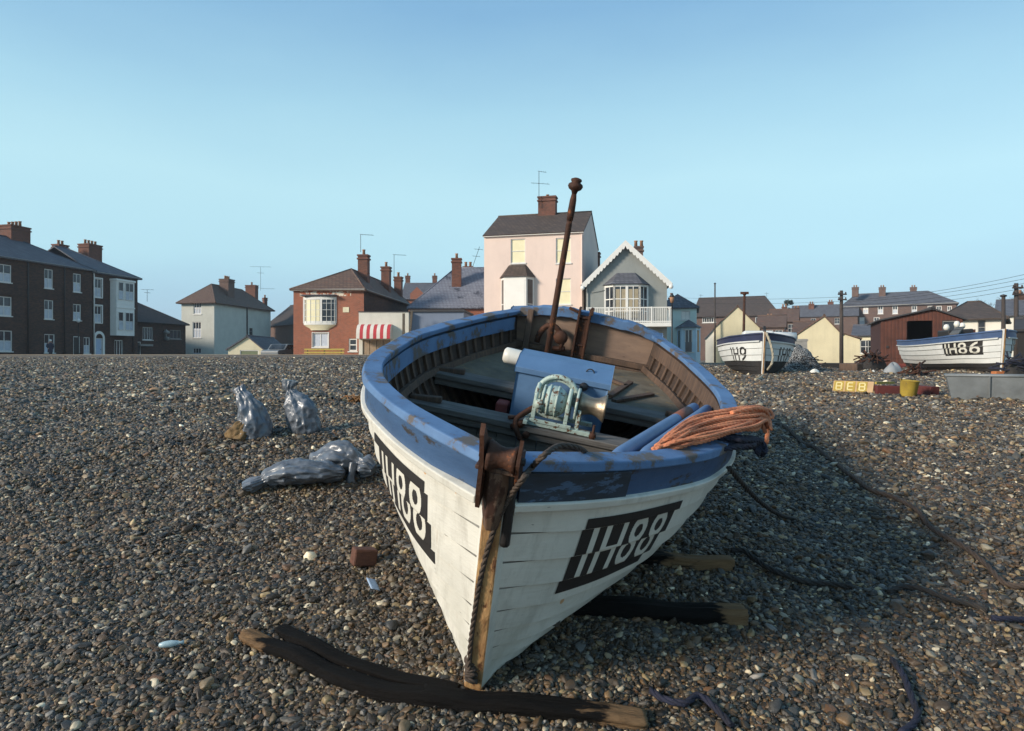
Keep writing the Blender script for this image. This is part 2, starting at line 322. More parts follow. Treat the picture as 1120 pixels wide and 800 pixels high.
M['stem'] = paint('worn_stem_wood', 'b08d5f', '7a5230', .9, 6, .75, wear='5b3a22', wear_at=.56, wear_scale=9, bump=.5, stretch=(3, 3, .6)); M['rust'] = paint('rusty_iron', '4a2c1c', '241712', .7, 9, .75, wear='7b4522', wear_at=.58, wear_scale=14, bump=.5, metal=.3)
M['rust2'] = paint('rust_stained_paint', '6d5645', '4a3426', .9, 7, .7, wear='3d2418', wear_at=.44, wear_scale=12, bump=.4, stretch=(1, 1, .5))
M['turq'] = paint('flaking_pale_green', 'a9b8ae', '869c96', .6, 10, .5, wear='5b3a20', wear_at=.545, wear_scale=26, bump=.5)
M['bronze'] = paint('worn_bronze', 'a3937e', '6f5f4c', .7, 9, .38, metal=.75, bump=.2, stretch=(1, 6, 6))
M['boxblue'] = paint('box_blue_paint', '567699', '456182', .6, 4, .5, wear='3c434e', wear_at=.68, wear_scale=7, bump=.25)
M['plastic'] = paint('white_plastic', 'dcd9cf', 'b5b1a4', .5, 7, .4, wear='6b6459', wear_at=.68)
M['black'] = paint('black_number_paint', '1e1b1a', '2e2a28', .5, 8, .6, wear='6d675f', wear_at=.71, wear_scale=16); M['numwhite'] = paint('number_white', 'cfccc0', 'a9a699', .5, 8, .55)
M['redbits'] = paint('faded_red', '7c3a34', '5a2a28', .6, 8, .7); M['oar'] = paint('blue_pole_paint', '557298', '435b7c', .6, 6, .5, wear='39404c', wear_at=.63, wear_scale=14)
_n = NT('tarred_and_worn'); _at = _n.add('ShaderNodeAttribute'); _at.attribute_name = 'dry'; _v = _n.coord(scale=(2, 14, 14)); _f = _n.noise(_v, 2.5, 6, .65); _g = _n.ramp(_n.math('ADD', _at.outputs['Fac'], _n.math('MULTIPLY', _n.math('SUBTRACT', _n.noise(_n.coord(scale=(3, 9, 9)), 2.5, 5), .5), 1.3)), .42, .6)
_n.b.inputs['Specular IOR Level'].default_value = .15; _n.bump(_f, 1.0, .025); M['baulk'] = _n.out(_n.mix(_g, _n.mix(_f, lin('14110f'), lin('070606')), _n.mix(_f, lin('8d7152'), lin('54402f'))), .82)  # tar black includes bow shade; pale ends paint sunlight on worn wood
M['oarbrown'] = paint('brown_tape', '7b4c3a', '5c382c', .5, 9, .7); M['drytimber'] = wood('dry_timber', '8a6a4a', '5b4431', 3, 1); M['tarred'] = wood('tarred_timber', '1b1614', '0e0c0b', 3, 1)
class Boat:
    def __init__(s, L, rake, A, bv, NS=12, xs=.04, m=(1, .85, .2), ex=.5):
        s.lap = .025; s.L, s.rake, s.A, s.bv, s.NS, s.xs, s.m, s.ex = L, rake, A, np.array(bv), NS, xs, m, ex
    def b(s, t): return pchip(TK, s.bv, t)
    def zg(s, t): return s.A[0] * t * t + s.A[1] * t + s.A[2]
    def p0(s, t, v):
        b = s.b(t); q = min(max(t / s.m[2], 0), 1); m = s.m[0] + (s.m[1] - s.m[0]) * q * q * (3 - 2 * q)
        ph = v * PI / 2; X = (1 - m) * v ** s.ex + m * math.sin(ph); Z = (1 - m) * v + m * (1 - math.cos(ph))
        return Vector((s.xs + (b - s.xs) * X, -s.rake * Z + t * (s.L + s.rake * Z), s.zg(t) * Z))
    def p(s, t, v, side=1, off=0):
        P = s.p0(t, v)
        if off:
            e = 1e-3; t2 = min(t + e, 1); v2 = min(v + e, 1)
            a = s.p0(t2, v) - s.p0(t2 - e, v); c = s.p0(t, v2) - s.p0(t, max(v2 - e, 1e-4)); n = a.cross(c); n.normalize()
            if n.x < 0: n = -n
            P = P + n * off
            if P.x < .004: P.x = .004
        P.x *= side; return P
    def plank(s, t, v):                                           # outward lap of the clinker planking
        k = min(int(v * s.NS), s.NS - 1); return s.lap * (1 - (v * s.NS - k)) * min(1, t / .05)
    def vz(s, t, z):
        lo, hi = .01, 1.0
        for _ in range(24):
            mid = (lo + hi) / 2
            if s.p0(t, mid).z < z: lo = mid
            else: hi = mid
        return lo
    def ty(s, y, v=1.0):
        lo, hi = 0.0, 1.0
        for _ in range(24):
            mid = (lo + hi) / 2
            if s.p0(mid, v).y < y: lo = mid
            else: hi = mid
        return lo
    def half(s, y, z, off=-.035):
        t = s.ty(y, .8)
        return abs(s.p(t, s.vz(t, z), 1, off).x)
    def shell(s, root, matf, mats, inner, nst=56, name='hull', seam=3):
        lap = s.lap
        ts = [(i / nst) ** 1.35 for i in range(nst + 1)]
        mb = MB()
        for side in (-1, 1):
            rows = []
            for t in ts:
                r = []
                for k in range(s.NS):
                    for f in (0, .45, .915, 1): v = (k + f) / s.NS; r.append(s.p(t, v, side, lap * (1 - f) * min(1, t / .05) + .001))
                rows.append(r)
            for k in range(s.NS):
                cols = [[r[4 * k + f] for f in range(4)] for r in rows]
                mb.grid(cols, lambda i, j, k=k: (lambda q: seam if (q == 0 and seam and j == 2) else q)(matf(k, (cols[i][0].z + cols[i + 1][3].z) / 2)), True, flip=(side < 0))  # top band of each plank carries painted lap shade and dirt
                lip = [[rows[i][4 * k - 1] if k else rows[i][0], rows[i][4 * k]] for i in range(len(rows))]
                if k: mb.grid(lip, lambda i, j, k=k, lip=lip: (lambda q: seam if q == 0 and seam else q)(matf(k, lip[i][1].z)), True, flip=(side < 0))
        hull = mb.build(name, mats, root)
        mi = MB()
        for side in (-1, 1):
            mi.grid([[s.p(t, v, side, -.03) for v in np.linspace(.02, .985, 20)] for t in ts], 0, True, flip=(side > 0))
        mi.build('inner_planking', inner, root); return hull
    def sweep(s, mb, f, t0, t1, n, side, mi=0, mif=None):
        "f(t) -> four corners (x, y, z)"
        rows = []
        for i in range(n + 1):
            t = t0 + (t1 - t0) * i / n; rows.append([Vector((c[0] * side, c[1], c[2])) for c in f(t)])
        k = mb.grid(rows, mif or mi, False, True, flip=(side < 0)); m = len(rows[0])
        mb.face([k + j for j in range(m)], mi); mb.face([k + n * m + j for j in range(m)][::-1], mi)
    def plan(s, t):
        e = 2e-3; a = s.p0(max(t - e, 0), 1); b = s.p0(min(t + e, 1), 1); d = Vector((b.x - a.x, b.y - a.y, 0)); d.normalize()
        return s.p0(t, 1), Vector((-d.y, d.x, 0))                  # sheer point and inward normal
    def cap(s, root, mat, w_in=.088, w_out=.032, th=.042, name='gunwale', t1=1.0):
        for side in (-1, 1):
            def f(t):
                P, n = s.plan(t); a = P - n * w_out; b = P + n * w_in
                if b.x < .005: b.x = .005
                j = .004 * math.sin(37 * t) ; return [(a.x, a.y, a.z - th * .4), (b.x, b.y, b.z - th * .4), (b.x, b.y, b.z + th * .6 + j), (a.x + .008 * n.x, a.y + .008 * n.y, a.z + th * .6 + j)]
            mb = MB(); s.sweep(mb, f, .002, t1, 90, side); mb.build(name, mat, root, bevel=.008)
    def strip(s, root, mat, name, v, o_in, o_out, dv, t0, t1, n=60, side=None, bevel=0):
        for sd in ((-1, 1) if side is None else (side,)):
            def f(t):
                vv = v(t) if callable(v) else v; a = s.p(t, vv - dv / 2, 1, o_in); b = s.p(t, vv - dv / 2, 1, o_out); c = s.p(t, vv + dv / 2, 1, o_out); d = s.p(t, vv + dv / 2, 1, o_in)
                return [a, b, c, d]
            mb = MB(); s.sweep(mb, f, t0, t1, n, sd); mb.build(name, mat, root, bevel=bevel)
    def stem(s, root, mat, w=.05, proj=.06, z0=-.06, name='stem', top=.12, side=None, fw=.72):
        mb = MB(); rows = []
        for i in range(15):
            z = z0 + (s.zg(0) + top - z0) * i / 14; y = -s.rake * z / s.zg(0); jj = .004 * math.sin(i * 2.3)
            rows.append([(-w * 1.75, y + .13, z), (-w * 1.75, y + .045, z), (-w * fw, y - proj + jj, z), (w * fw, y - proj - jj, z), (w * 1.75, y + .045, z), (w * 1.75, y + .13, z)])
        k = mb.grid(rows, lambda i, j: 0 if j in (2, 5) or i < 1 or i > 13 else 1, False, True); mb.face([k + 14 * 6 + j for j in range(6)]); mb.build(name, [mat, side or mat], root, bevel=.008)
        mk = MB(); mk.box((0, s.L / 2 - .01, -.045), (.09, s.L + .05, .11)); return mk.build('keel', M['antifoul'], root)
    def number(s, root, text, side, t0, t1, v0, v1, panel=True, lean=.0, res=(240, 84), pad=(.08, .07, .12, .2), shift=-.0016, off=.0045):
        gl = {'I': .32, 'H': .86, '8': .8, '6': .8, '9': .8}; gap = .2
        W = sum(gl[c] for c in text) + gap * (len(text) - 1); SW = .2
        def ring(x, z, cx, cz, rx, rz):
            q = math.hypot((x - cx) / rx, (z - cz) / rz); return q <= 1 and math.hypot((x - cx) / max(rx - SW, .01), (z - cz) / max(rz - SW * .78, .01)) >= 1
        def inside(x, z):
            if not (0 <= z <= 1): return False
            for c in text:
                w = gl[c]
                if 0 <= x <= w:
                    if c == 'I': return abs(x - w / 2) < SW * .52
                    if c == 'H': return x < SW or x > w - SW or abs(z - .5) < SW * .42
                    if c == '8': return ring(x, z, w / 2, .735, w * .46, .27) or ring(x, z, w / 2, .285, w * .5, .29)
                    zz, xx = (z, x) if c == '6' else (1 - z, w - x)
                    if ring(xx, zz, w / 2, .31, w * .5, .315): return True
                    return zz > .3 and ring(xx, zz, w * .95, .3, w * .95, .7) and xx < w * .8
                x -= w + gap
            return False
        nu, nv = res; mb = MB(); keep = []
        grid = []
        for i in range(nu + 1):
            row = []
            for j in range(nv + 1):
                v = v0 + (v1 - v0) * j / nv; st = int(v * s.NS)
                t = t0 + (t1 - t0) * i / nu + lean * (v - v0) / (v1 - v0) + shift * (st - int(v0 * s.NS))
                row.append(s.p(t, v, side, s.plank(t, v) + off))
            grid.append(row)
        kk = mb.addv([p for r in grid for p in r])
        for i in range(nu):
            for j in range(nv):
                u = (i + .5) / nu; u = u if side > 0 else 1 - u; z = (j + .5) / nv
                x = (u - pad[0]) / (1 - pad[0] - pad[1]) * W; zz = (z - pad[3]) / (1 - pad[2] - pad[3])
                white = inside(x, zz)
                if not panel and not white: continue
                a = kk + i * (nv + 1) + j; q = [a, a + nv + 1, a + nv + 2, a + 1]
                mb.face(q if side > 0 else q[::-1], 1 if (white and panel) else 0, True)
        o = mb.build('number_panel', [M['black'], M['numwhite']], root); return o

# ---- the near boat
SHEER = (.3499081, -.48936146, 1.30820681)
BV = [.05, .331, .6391, .9569, 1.1474, 1.2253, 1.0688, .7444]
mainb = Boat(4.15, .3653, SHEER, BV)
BLOC, BROT = Vector((-.18091, 3.31128, EYE - 1.59278)), (Matrix.Rotation(-.1902, 3, 'Z') @ Matrix.Rotation(.2026, 3, 'X') @ Matrix.Rotation(.1971, 3, 'Y'))
def BW(p): return BLOC + BROT @ Vector(p)
def binv(px, py, ax, c):
    "boat-frame point on the plane ax = c that the photo shows at this pixel"
    r = BROT.transposed() @ Vector(((px - CX) / F, 1, -(py - YH) / F)); o = BROT.transposed() @ (Vector((0, 0, EYE)) - BLOC); i = 'xyz'.index(ax)
    return o + r * ((c - o[i]) / r[i])
def build_main():
    B = mainb
    root = empty('fishing_boat', BLOC, BROT.to_euler(), 'large white clinker fishing boat with worn blue gunwale lying bow first on the near shingle', 'boat')
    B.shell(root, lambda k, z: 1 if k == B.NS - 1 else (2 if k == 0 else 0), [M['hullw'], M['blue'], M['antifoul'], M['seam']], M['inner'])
    B.cap(root, M['bluecap'])
    B.strip(root, M['hullw'], 'rubbing_strake', (B.NS - 1) / B.NS - .004, .004, .048, .02, .001, 1.0, bevel=.006)
    B.strip(root, M['bluecap'], 'inwale', .935, -.075, -.03, .075, .05, .97, side=-1)
    B.strip(root, M['rib'], 'inwale', .935, -.075, -.03, .075, .05, .97, side=1)
    vr = lambda t: B.vz(t, B.zg(t) - .345)
    B.strip(root, M['rib'], 'riser', vr, -.085, -.045, .035, .1, .985)
    for side in (-1, 1):
        for i in range(25):
            t = .085 + i * .0365; mb = MB(); rows = []
            for v in np.linspace(.2, .935, 12):
                dt = .0042; a = B.p(t - dt, v, side, -.028); b = B.p(t + dt, v, side, -.028); c = B.p(t + dt, v, side, -.054); d = B.p(t - dt, v, side, -.054)
                rows.append([a, b, c, d])
            mb.grid(rows, 0, False, True, flip=(side > 0)); mb.build('rib', M['rib'], root)
    B.stem(root, M['stem'], .04, .05, top=-.01, side=M['hullw'], fw=1.05)
    ms = MB()                                                    # iron band that protects the stem on its port side
    ms.tube(spline([(.062, -B.rake * z / 1.308 - .035 + (.02 if z < .9 else 0), z) for z in (1.33, 1.2, 1.05, .93)], 4), [.022] * 13, 8); ms.build('stem_band', M['iron'], root)
    # transom with cambered top
    mb = MB(); pts = [B.p(1, v, 1, -.012) for v in np.linspace(.02, 1, 16)]; top = []
    for i in range(1, 24):
        x = .7444 * (1 - 2 * i / 24); top.append(Vector((x, 4.15, 1.1688 + .0955 * (1 - (x / .7444) ** 2) - .02)))
    loop = pts + top + [Vector((-p.x, p.y, p.z)) for p in pts[::-1]]
    k1 = mb.addv([p + Vector((0, -.02, 0)) for p in loop]); k2 = mb.addv([p + Vector((0, .03, 0)) for p in loop]); n = len(loop)
    mb.face(range(k1, k1 + n)); mb.face(list(range(k2, k2 + n))[::-1])
    for i in range(n): mb.face([k1 + i, k2 + i, k2 + (i + 1) % n, k1 + (i + 1) % n])
    mb.build('transom', M['transomw'], root)
    mb = MB(); rows = []
    for i in range(31):
        x = -.79 + 1.58 * i / 30; z = 1.1688 + .0955 * (1 - (x / .79) ** 2)
        if -.5 < x < -.36 or -.3 < x < -.12 or .42 < x < .6: z += .012
        rows.append([(x, 4.06, z - .065), (x, 4.06, z + .028), (x, 4.21, z + .028), (x, 4.21, z - .065)])
    k = mb.grid(rows, 0, False, True, flip=True); mb.face([k, k + 1, k + 2, k + 3][::-1]); mb.face([k + 120 + j for j in range(4)]); mb.build('transom_cap', M['bluecap'], root, bevel=.008)
    mb = MB(); mb.box((0, 4.07, .842), (1.52, .06, .055)); mb.box((.02, 4.05, .78), (1.5, .045, .05)); mb.build('stern_beam', M['rib'], root, bevel=.006)
    mb = MB(); mb.beam((-.565, 4.0, .74), (-.575, 4.06, 1.22), .065, .05, (0, 1, 0)); mb.build('stern_post', M['rib'], root, bevel=.008)
    mb = MB()                                                    # iron bracket on the transom
    for x in (-.075, .035): mb.box((x, 4.03, 1.08), (.022, .09, .52))
    mb.box((-.02, 4.04, 1.05), (.1, .03, .42)); mb.tube([(-.09, 4.02, 1.24), (.05, 4.02, 1.24)], .014)
    mb.tube([(-.09, 4.02, .95), (.05, 4.02, .95)], .012); mb.box((-.14, 4.03, 1.3), (.1, .05, .025), Matrix.Rotation(.25, 3, 'Y')); mb.box((.05, 4.0, 1.32), (.03, .05, .08))
    mb.build('transom_bracket', M['rust'], root, bevel=.004)
    mb = MB(); path = [Vector((-.33 + .13 * math.cos(a), 4.03, .9 + .2 * math.sin(a))) for a in np.linspace(PI, .1, 12)]; mb.tube(path, .03); mb.lathe([(.0, -.03), (.06, -.03), (.075, 0), (.06, .03), (0, .03)], (-.22, 3.99, 1.0), RX90, 14)
    mb.tube([(-.18, 4.0, 1.04), (-.2, 3.97, .88)], .02); mb.tube([(-.28, 4.0, .87), (-.16, 3.98, .89)], .028); mb.build('stern_gear', M['rust'], root)
    # thwarts
    for y, z, mm in ((1.8256, .763, 'thwart'), (2.5216, .8178, 'thwart')):
        mb = MB(); h = B.half(y, z) - .005; mb.box((0, y, z - .025), (2 * h, .2, .045)); mb.box((0, y - .06, z - .075), (2 * h - .06, .035, .06))
        mb.build('thwart', M[mm], root, bevel=.006)
        for s_ in (-1, 1):
            mk = MB(); mk.beam((s_ * (h - .02), y, z + .0), (s_ * (h - .26), y + .01, z + .025), .05, .045); mk.build('thwart_knee', M['rib'], root, bevel=.008)
    mb = MB()
    for i in range(13):                                          # forward bulkhead of upright boards
        x0 = -.96 + i * .148; x1 = x0 + .143; zlo = .3; cx = (x0 + x1) / 2
        h = B.half(1.79, .5)
        if abs(cx) < h + .05: mb.box((cx, 1.79 + .004 * (i % 2), .52), (.143, .022, .38))
    mb.build('bulkhead', M['thwart'], root)
    mb = MB()                                                    # bottom boards
    for i in range(-4, 5):
        x = i * .14; pts = [y for y in np.linspace(.25, 4.0, 40) if B.half(y, .27) > abs(x) + .07]
        if len(pts) > 4: mb.box((x, (pts[0] + pts[-1]) / 2, .26 + .003 * (i % 2)), (.132, pts[-1] - pts[0], .024))
    mb.build('bottom_boards', M['floor'], root)
    mb = MB(); ys = np.linspace(2.64, 4.12, 16); rows = []
    for y in ys:
        h = B.half(y, .775) - .01; rows.append([(x * h, y, .775 + .012 * math.sin(7 * x + 3 * y) * (1 - abs(x)) + .02 * x * x) for x in np.linspace(-1, 1, 15)])
    mb.grid(rows); mb.build('stern_deck', M['deck'], root)
    mb = MB()
    for a, b in (((.42, 2.72, .80), (.75, 3.2, .80)), ((.38, 2.85, .80), (.55, 3.5, .8)), ((.5, 3.3, .81), (.1, 3.6, .81))): mb.beam(a, b, .05, .025)
    mb.build('loose_batten', M['rib'], root)
    # engine box
    mb = MB(); x0, x1 = -.349, .357; y0, y1 = 2.126, 2.5; zb, zf, zt = .3, 1.075, 1.14
    prof = [(y0, zb), (y0, zf), (y0 + .14, zt - .01), (y1 - .05, zt - .005), (y1, zt - .06), (y1, zb)]
    a = mb.addv([(x0, y, z) for y, z in prof]); b = mb.addv([(x1, y, z) for y, z in prof]); n = len(prof); mb.face(range(a, a + n)); mb.face(list(range(b, b + n))[::-1])
    for i in range(n): mb.face([a + i, b + i, b + (i + 1) % n, a + (i + 1) % n][::-1])
    eb = mb.build('engine_box', M['boxblue'], root, bevel=.012)
    ml = MB(); prof = [(y0 - .022, zf - .035), (y0 - .022, zf + .008), (y0 + .135, zt + .012), (y1 - .04, zt + .014), (y1 + .02, zt - .05), (y1 + .02, zt - .075), (y1 - .05, zt - .0), (y0 + .14, zt - .004), (y0 - .006, zf - .0), (y0 - .006, zf - .035)]
    a = ml.addv([(x0 - .015, y, z) for y, z in prof]); b = ml.addv([(x1 + .015, y, z) for y, z in prof]); n = len(prof); ml.face(range(a, a + n)); ml.face(list(range(b, b + n))[::-1])
    for i in range(n): ml.face([a + i, b + i, b + (i + 1) % n, a + (i + 1) % n][::-1])
    ml.build('lid', M['boxblue'], eb, bevel=.004)
    ml = MB(); ml.tube([(.2 + .03 * math.cos(q), 2.2, 1.12 + .03 * math.sin(q)) for q in np.linspace(0, PI, 9)], .005, 6); ml.build('handle', M['iron'], eb)
    ml = MB(); ml.lathe([(0, -.02), (.028, -.02), (.034, 0), (.02, .03), (0, .035)], (.175, 2.10, 1.03), RX90, 12); ml.build('knob', M['iron'], eb)
    # winch on the forward thwart
    w = empty('winch', (0, 0, 0)); w.parent = root; wy = 1.86
    mb = MB()
    for y in (wy - .1, wy + .13): mb.box((.06, y, .785), (.46, .035, .03))
    for x in (-.13, .105, .19): mb.box((x, wy - .09, .86), (.028, .022, .16)); mb.box((x, wy + .12, .86), (.028, .022, .16))
    for x in (-.13, .105): mb.tube([(x, wy - .09, .92), (x, wy - .08, .99), (x, wy, 1.05), (x, wy + .1, 1.0), (x, wy + .12, .93)], .016, 6)
    mb.box((-.17, wy - .02, .80), (.03, .3, .03)); mb.box((.0, wy - .115, .81), (.3, .02, .025)); mb.build('winch_frame', M['turq'], w, bevel=.003)
    mb = MB(); prof = []
    for i in range(17):
        a_ = PI * i / 16; r = .112 * math.sin(a_) ** .75 if 0 < i < 16 else 0; prof.append((r, -.105 * math.cos(a_)))
    mb.lathe(prof, (-.012, wy, .945), RY90, 24)
    for x in (-.07, -.03, .03): mb.lathe([(.095, -.008), (.121 - abs(x) * .2, -.008), (.121 - abs(x) * .2, .008), (.095, .008)], (x - .012, wy, .945), RY90, 24)
    mb.lathe([(0, 0), (.035, 0), (.035, .05), (0, .055)], (-.1, wy - .06, .93), RX90, 10); mb.build('gear_case', M['turq'], w)
    mb = MB(); ring = [(.0 + .15 * math.cos(a_), wy + .13, .945 + .15 * math.sin(a_)) for a_ in np.linspace(-.35, PI + .35, 26)]; mb.tube(ring, .02, 8); mb.tube([(x * .87, y + .01, .945 + (z - .945) * .8) for x, y, z in ring], .012, 6); mb.build('brake_ring', M['turq'], w)
    mb = MB(); mb.lathe([(0, -.012), (.118, -.012), (.118, .006), (0, .006)], (.165, wy, .955), RY90, 28); mb.build('end_plate', M['turq'], w)
    mb = MB(); mb.lathe([(.0, .0), (.088, .0), (.078, .03), (.066, .07), (.062, .1), (.07, .135), (.088, .165), (.1, .18), (.1, .19), (.03, .192), (0, .188)], (.175, wy, .965), RY90, 28); mb.build('warping_drum', M['bronze'], w)
    mb = MB(); mb.tube(spline([(-.12, wy - .05, .9), (-.19, wy - .1, .85), (-.24, wy - .13, .79), (-.22, wy - .16, .72), (-.18, wy - .15, .66)], 5), .02, 6); mb.tube(spline([(-.12, wy - .05, .9), (-.22, wy - .05, .8), (-.3, wy - .1, .785)], 5), .016, 6)
    mb.build('linkage', M['rust'], w)
    for q in ((-.2, wy - .13, .77), (-.15, wy - .14, .7), (-.25, wy - .12, .74), (.31, wy - .1, .78)): mb = MB(); mb.lathe([(0, -.02), (.026, -.02), (.026, .02), (0, .02)], q, RX90, 8); mb.build('pivot', M['rust'], w)
    mb = MB()
    mb.tube([(.31, wy - .1, .86), (.315, wy - .1, .7)], .01, 6); mb.build('lever', M['rust'], w)
    # mast pole with a knobbed head
    mb = MB(); top = Vector((-.272, 3.36, 2.55)); bot = Vector((-.262, 3.36, .74)); d = (top - bot)
    mb.tube([bot, bot + d * .3, bot + d * .78, bot + d * .8], [.031, .03, .027, .024], 12); mb.tube([bot + d * .8, bot + d * .83, bot + d * .84, bot + d * .9, bot + d * .93], [.028, .032, .033, .03, .022], 12)
    mb.lathe([(.02, -.06), (.03, -.03), (.055, -.015), (.068, .01), (.062, .03), (.04, .045), (.05, .06), (.046, .075), (.02, .085), (0, .088)], top - d * .04, None, 16)
    mb.build('mast', M['rust'], root)
    # roller fairlead over the stem head
    fr = empty('roller_fairlead', (0, 0, 0)); fr.parent = root
    mb = MB(); outl = [(-.52, 1.46), (-.50, 1.50), (-.44, 1.43), (-.36, 1.40), (-.34, 1.3), (-.36, 1.2), (-.43, 1.13), (-.465, 1.2), (-.49, 1.34)]
    for x in (-.085, -.072): pass
    a = mb.addv([(-.062 - .09 * max(0, z - 1.36), y, z) for y, z in outl]); b = mb.addv([(-.044 - .09 * max(0, z - 1.36), y, z) for y, z in outl]); n = len(outl); mb.face(range(a, a + n)); mb.face(list(range(b, b + n))[::-1])
    for i in range(n): mb.face([a + i, a + (i + 1) % n, b + (i + 1) % n, b + i][::-1])
    mb.build('cheek_plate', M['rust'], fr)
    mb = MB(); outl = [(-.50, 1.36), (-.485, 1.46), (-.44, 1.40), (-.36, 1.38), (-.35, 1.3), (-.37, 1.27), (-.45, 1.26)]; n = len(outl)
    a = mb.addv([(.078, y, z) for y, z in outl]); b = mb.addv([(.092, y, z) for y, z in outl]); mb.face(range(a, a + n)); mb.face(list(range(b, b + n))[::-1])
    for i in range(n): mb.face([a + i, a + (i + 1) % n, b + (i + 1) % n, b + i][::-1])
    mb.build('cheek_plate', M['rust'], fr)
    mb = MB(); mb.lathe([(0, -.056), (.062, -.056), (.056, -.04), (.044, -.016), (.041, .008), (.047, .036), (.06, .055), (0, .055)], (.018, -.44, 1.36), RY90, 20); mb.build('roller', M['rust'], fr)
    mb = MB(); mb.tube([(-.074, -.44, 1.36), (.105, -.44, 1.36)], .016, 8); mb.build('axle', M['iron'], fr)
    mb = MB(); rows = []
    for z, w_, y_ in ((1.02, .03, -.36), (1.1, .04, -.39), (1.2, .05, -.405), (1.29, .055, -.41)): rows.append([(-w_, y_ + .09, z), (-w_, y_ + .01, z), (-w_ * .4, y_ - .03, z), (w_ * .45, y_ - .025, z), (w_, y_ + .01, z), (w_, y_ + .09, z)])
    k = mb.grid(rows, 0, False, True); mb.face([k + 18 + j for j in range(6)]); mb.face([k + j for j in range(6)][::-1]); mb.box((0, -.34, 1.3), (.17, .2, .02)); mb.build('fairlead_base', M['rust2'], fr, bevel=.006)
    # dark doubling piece on the port bow and a worn one to starboard
    B.strip(root, paint('scraped_dark_blue', '2f3b4a', '24282c', .9, 5, .75, wear='465d78', wear_at=.54, wear_scale=6, stretch=(1, 1, 3)), 'bow_doubling', .957, .021, .034, .072, .004, .087, 20, side=1)
    for side in (1, -1): B.number(root, 'IH88', side, .051, .168, .613, .862, lean=.013)
    # odds and ends fixed low in the hull
    mb = MB(); mb.tube([(.55, 2.1, .45), (.55, 2.45, .5)], .08, 12); mb.lathe([(0, -.03), (.1, -.03), (.1, .03), (0, .03)], (.6, 2.1, .52), RX90, 14); mb.build('bilge_pump', M['iron'], root)
    mb = MB(); mb.box((-.44, 2.3, .62), (.1, .12, .22)); mb.build('fuel_can', M['redbits'], root, bevel=.015)
    return root
build_main()

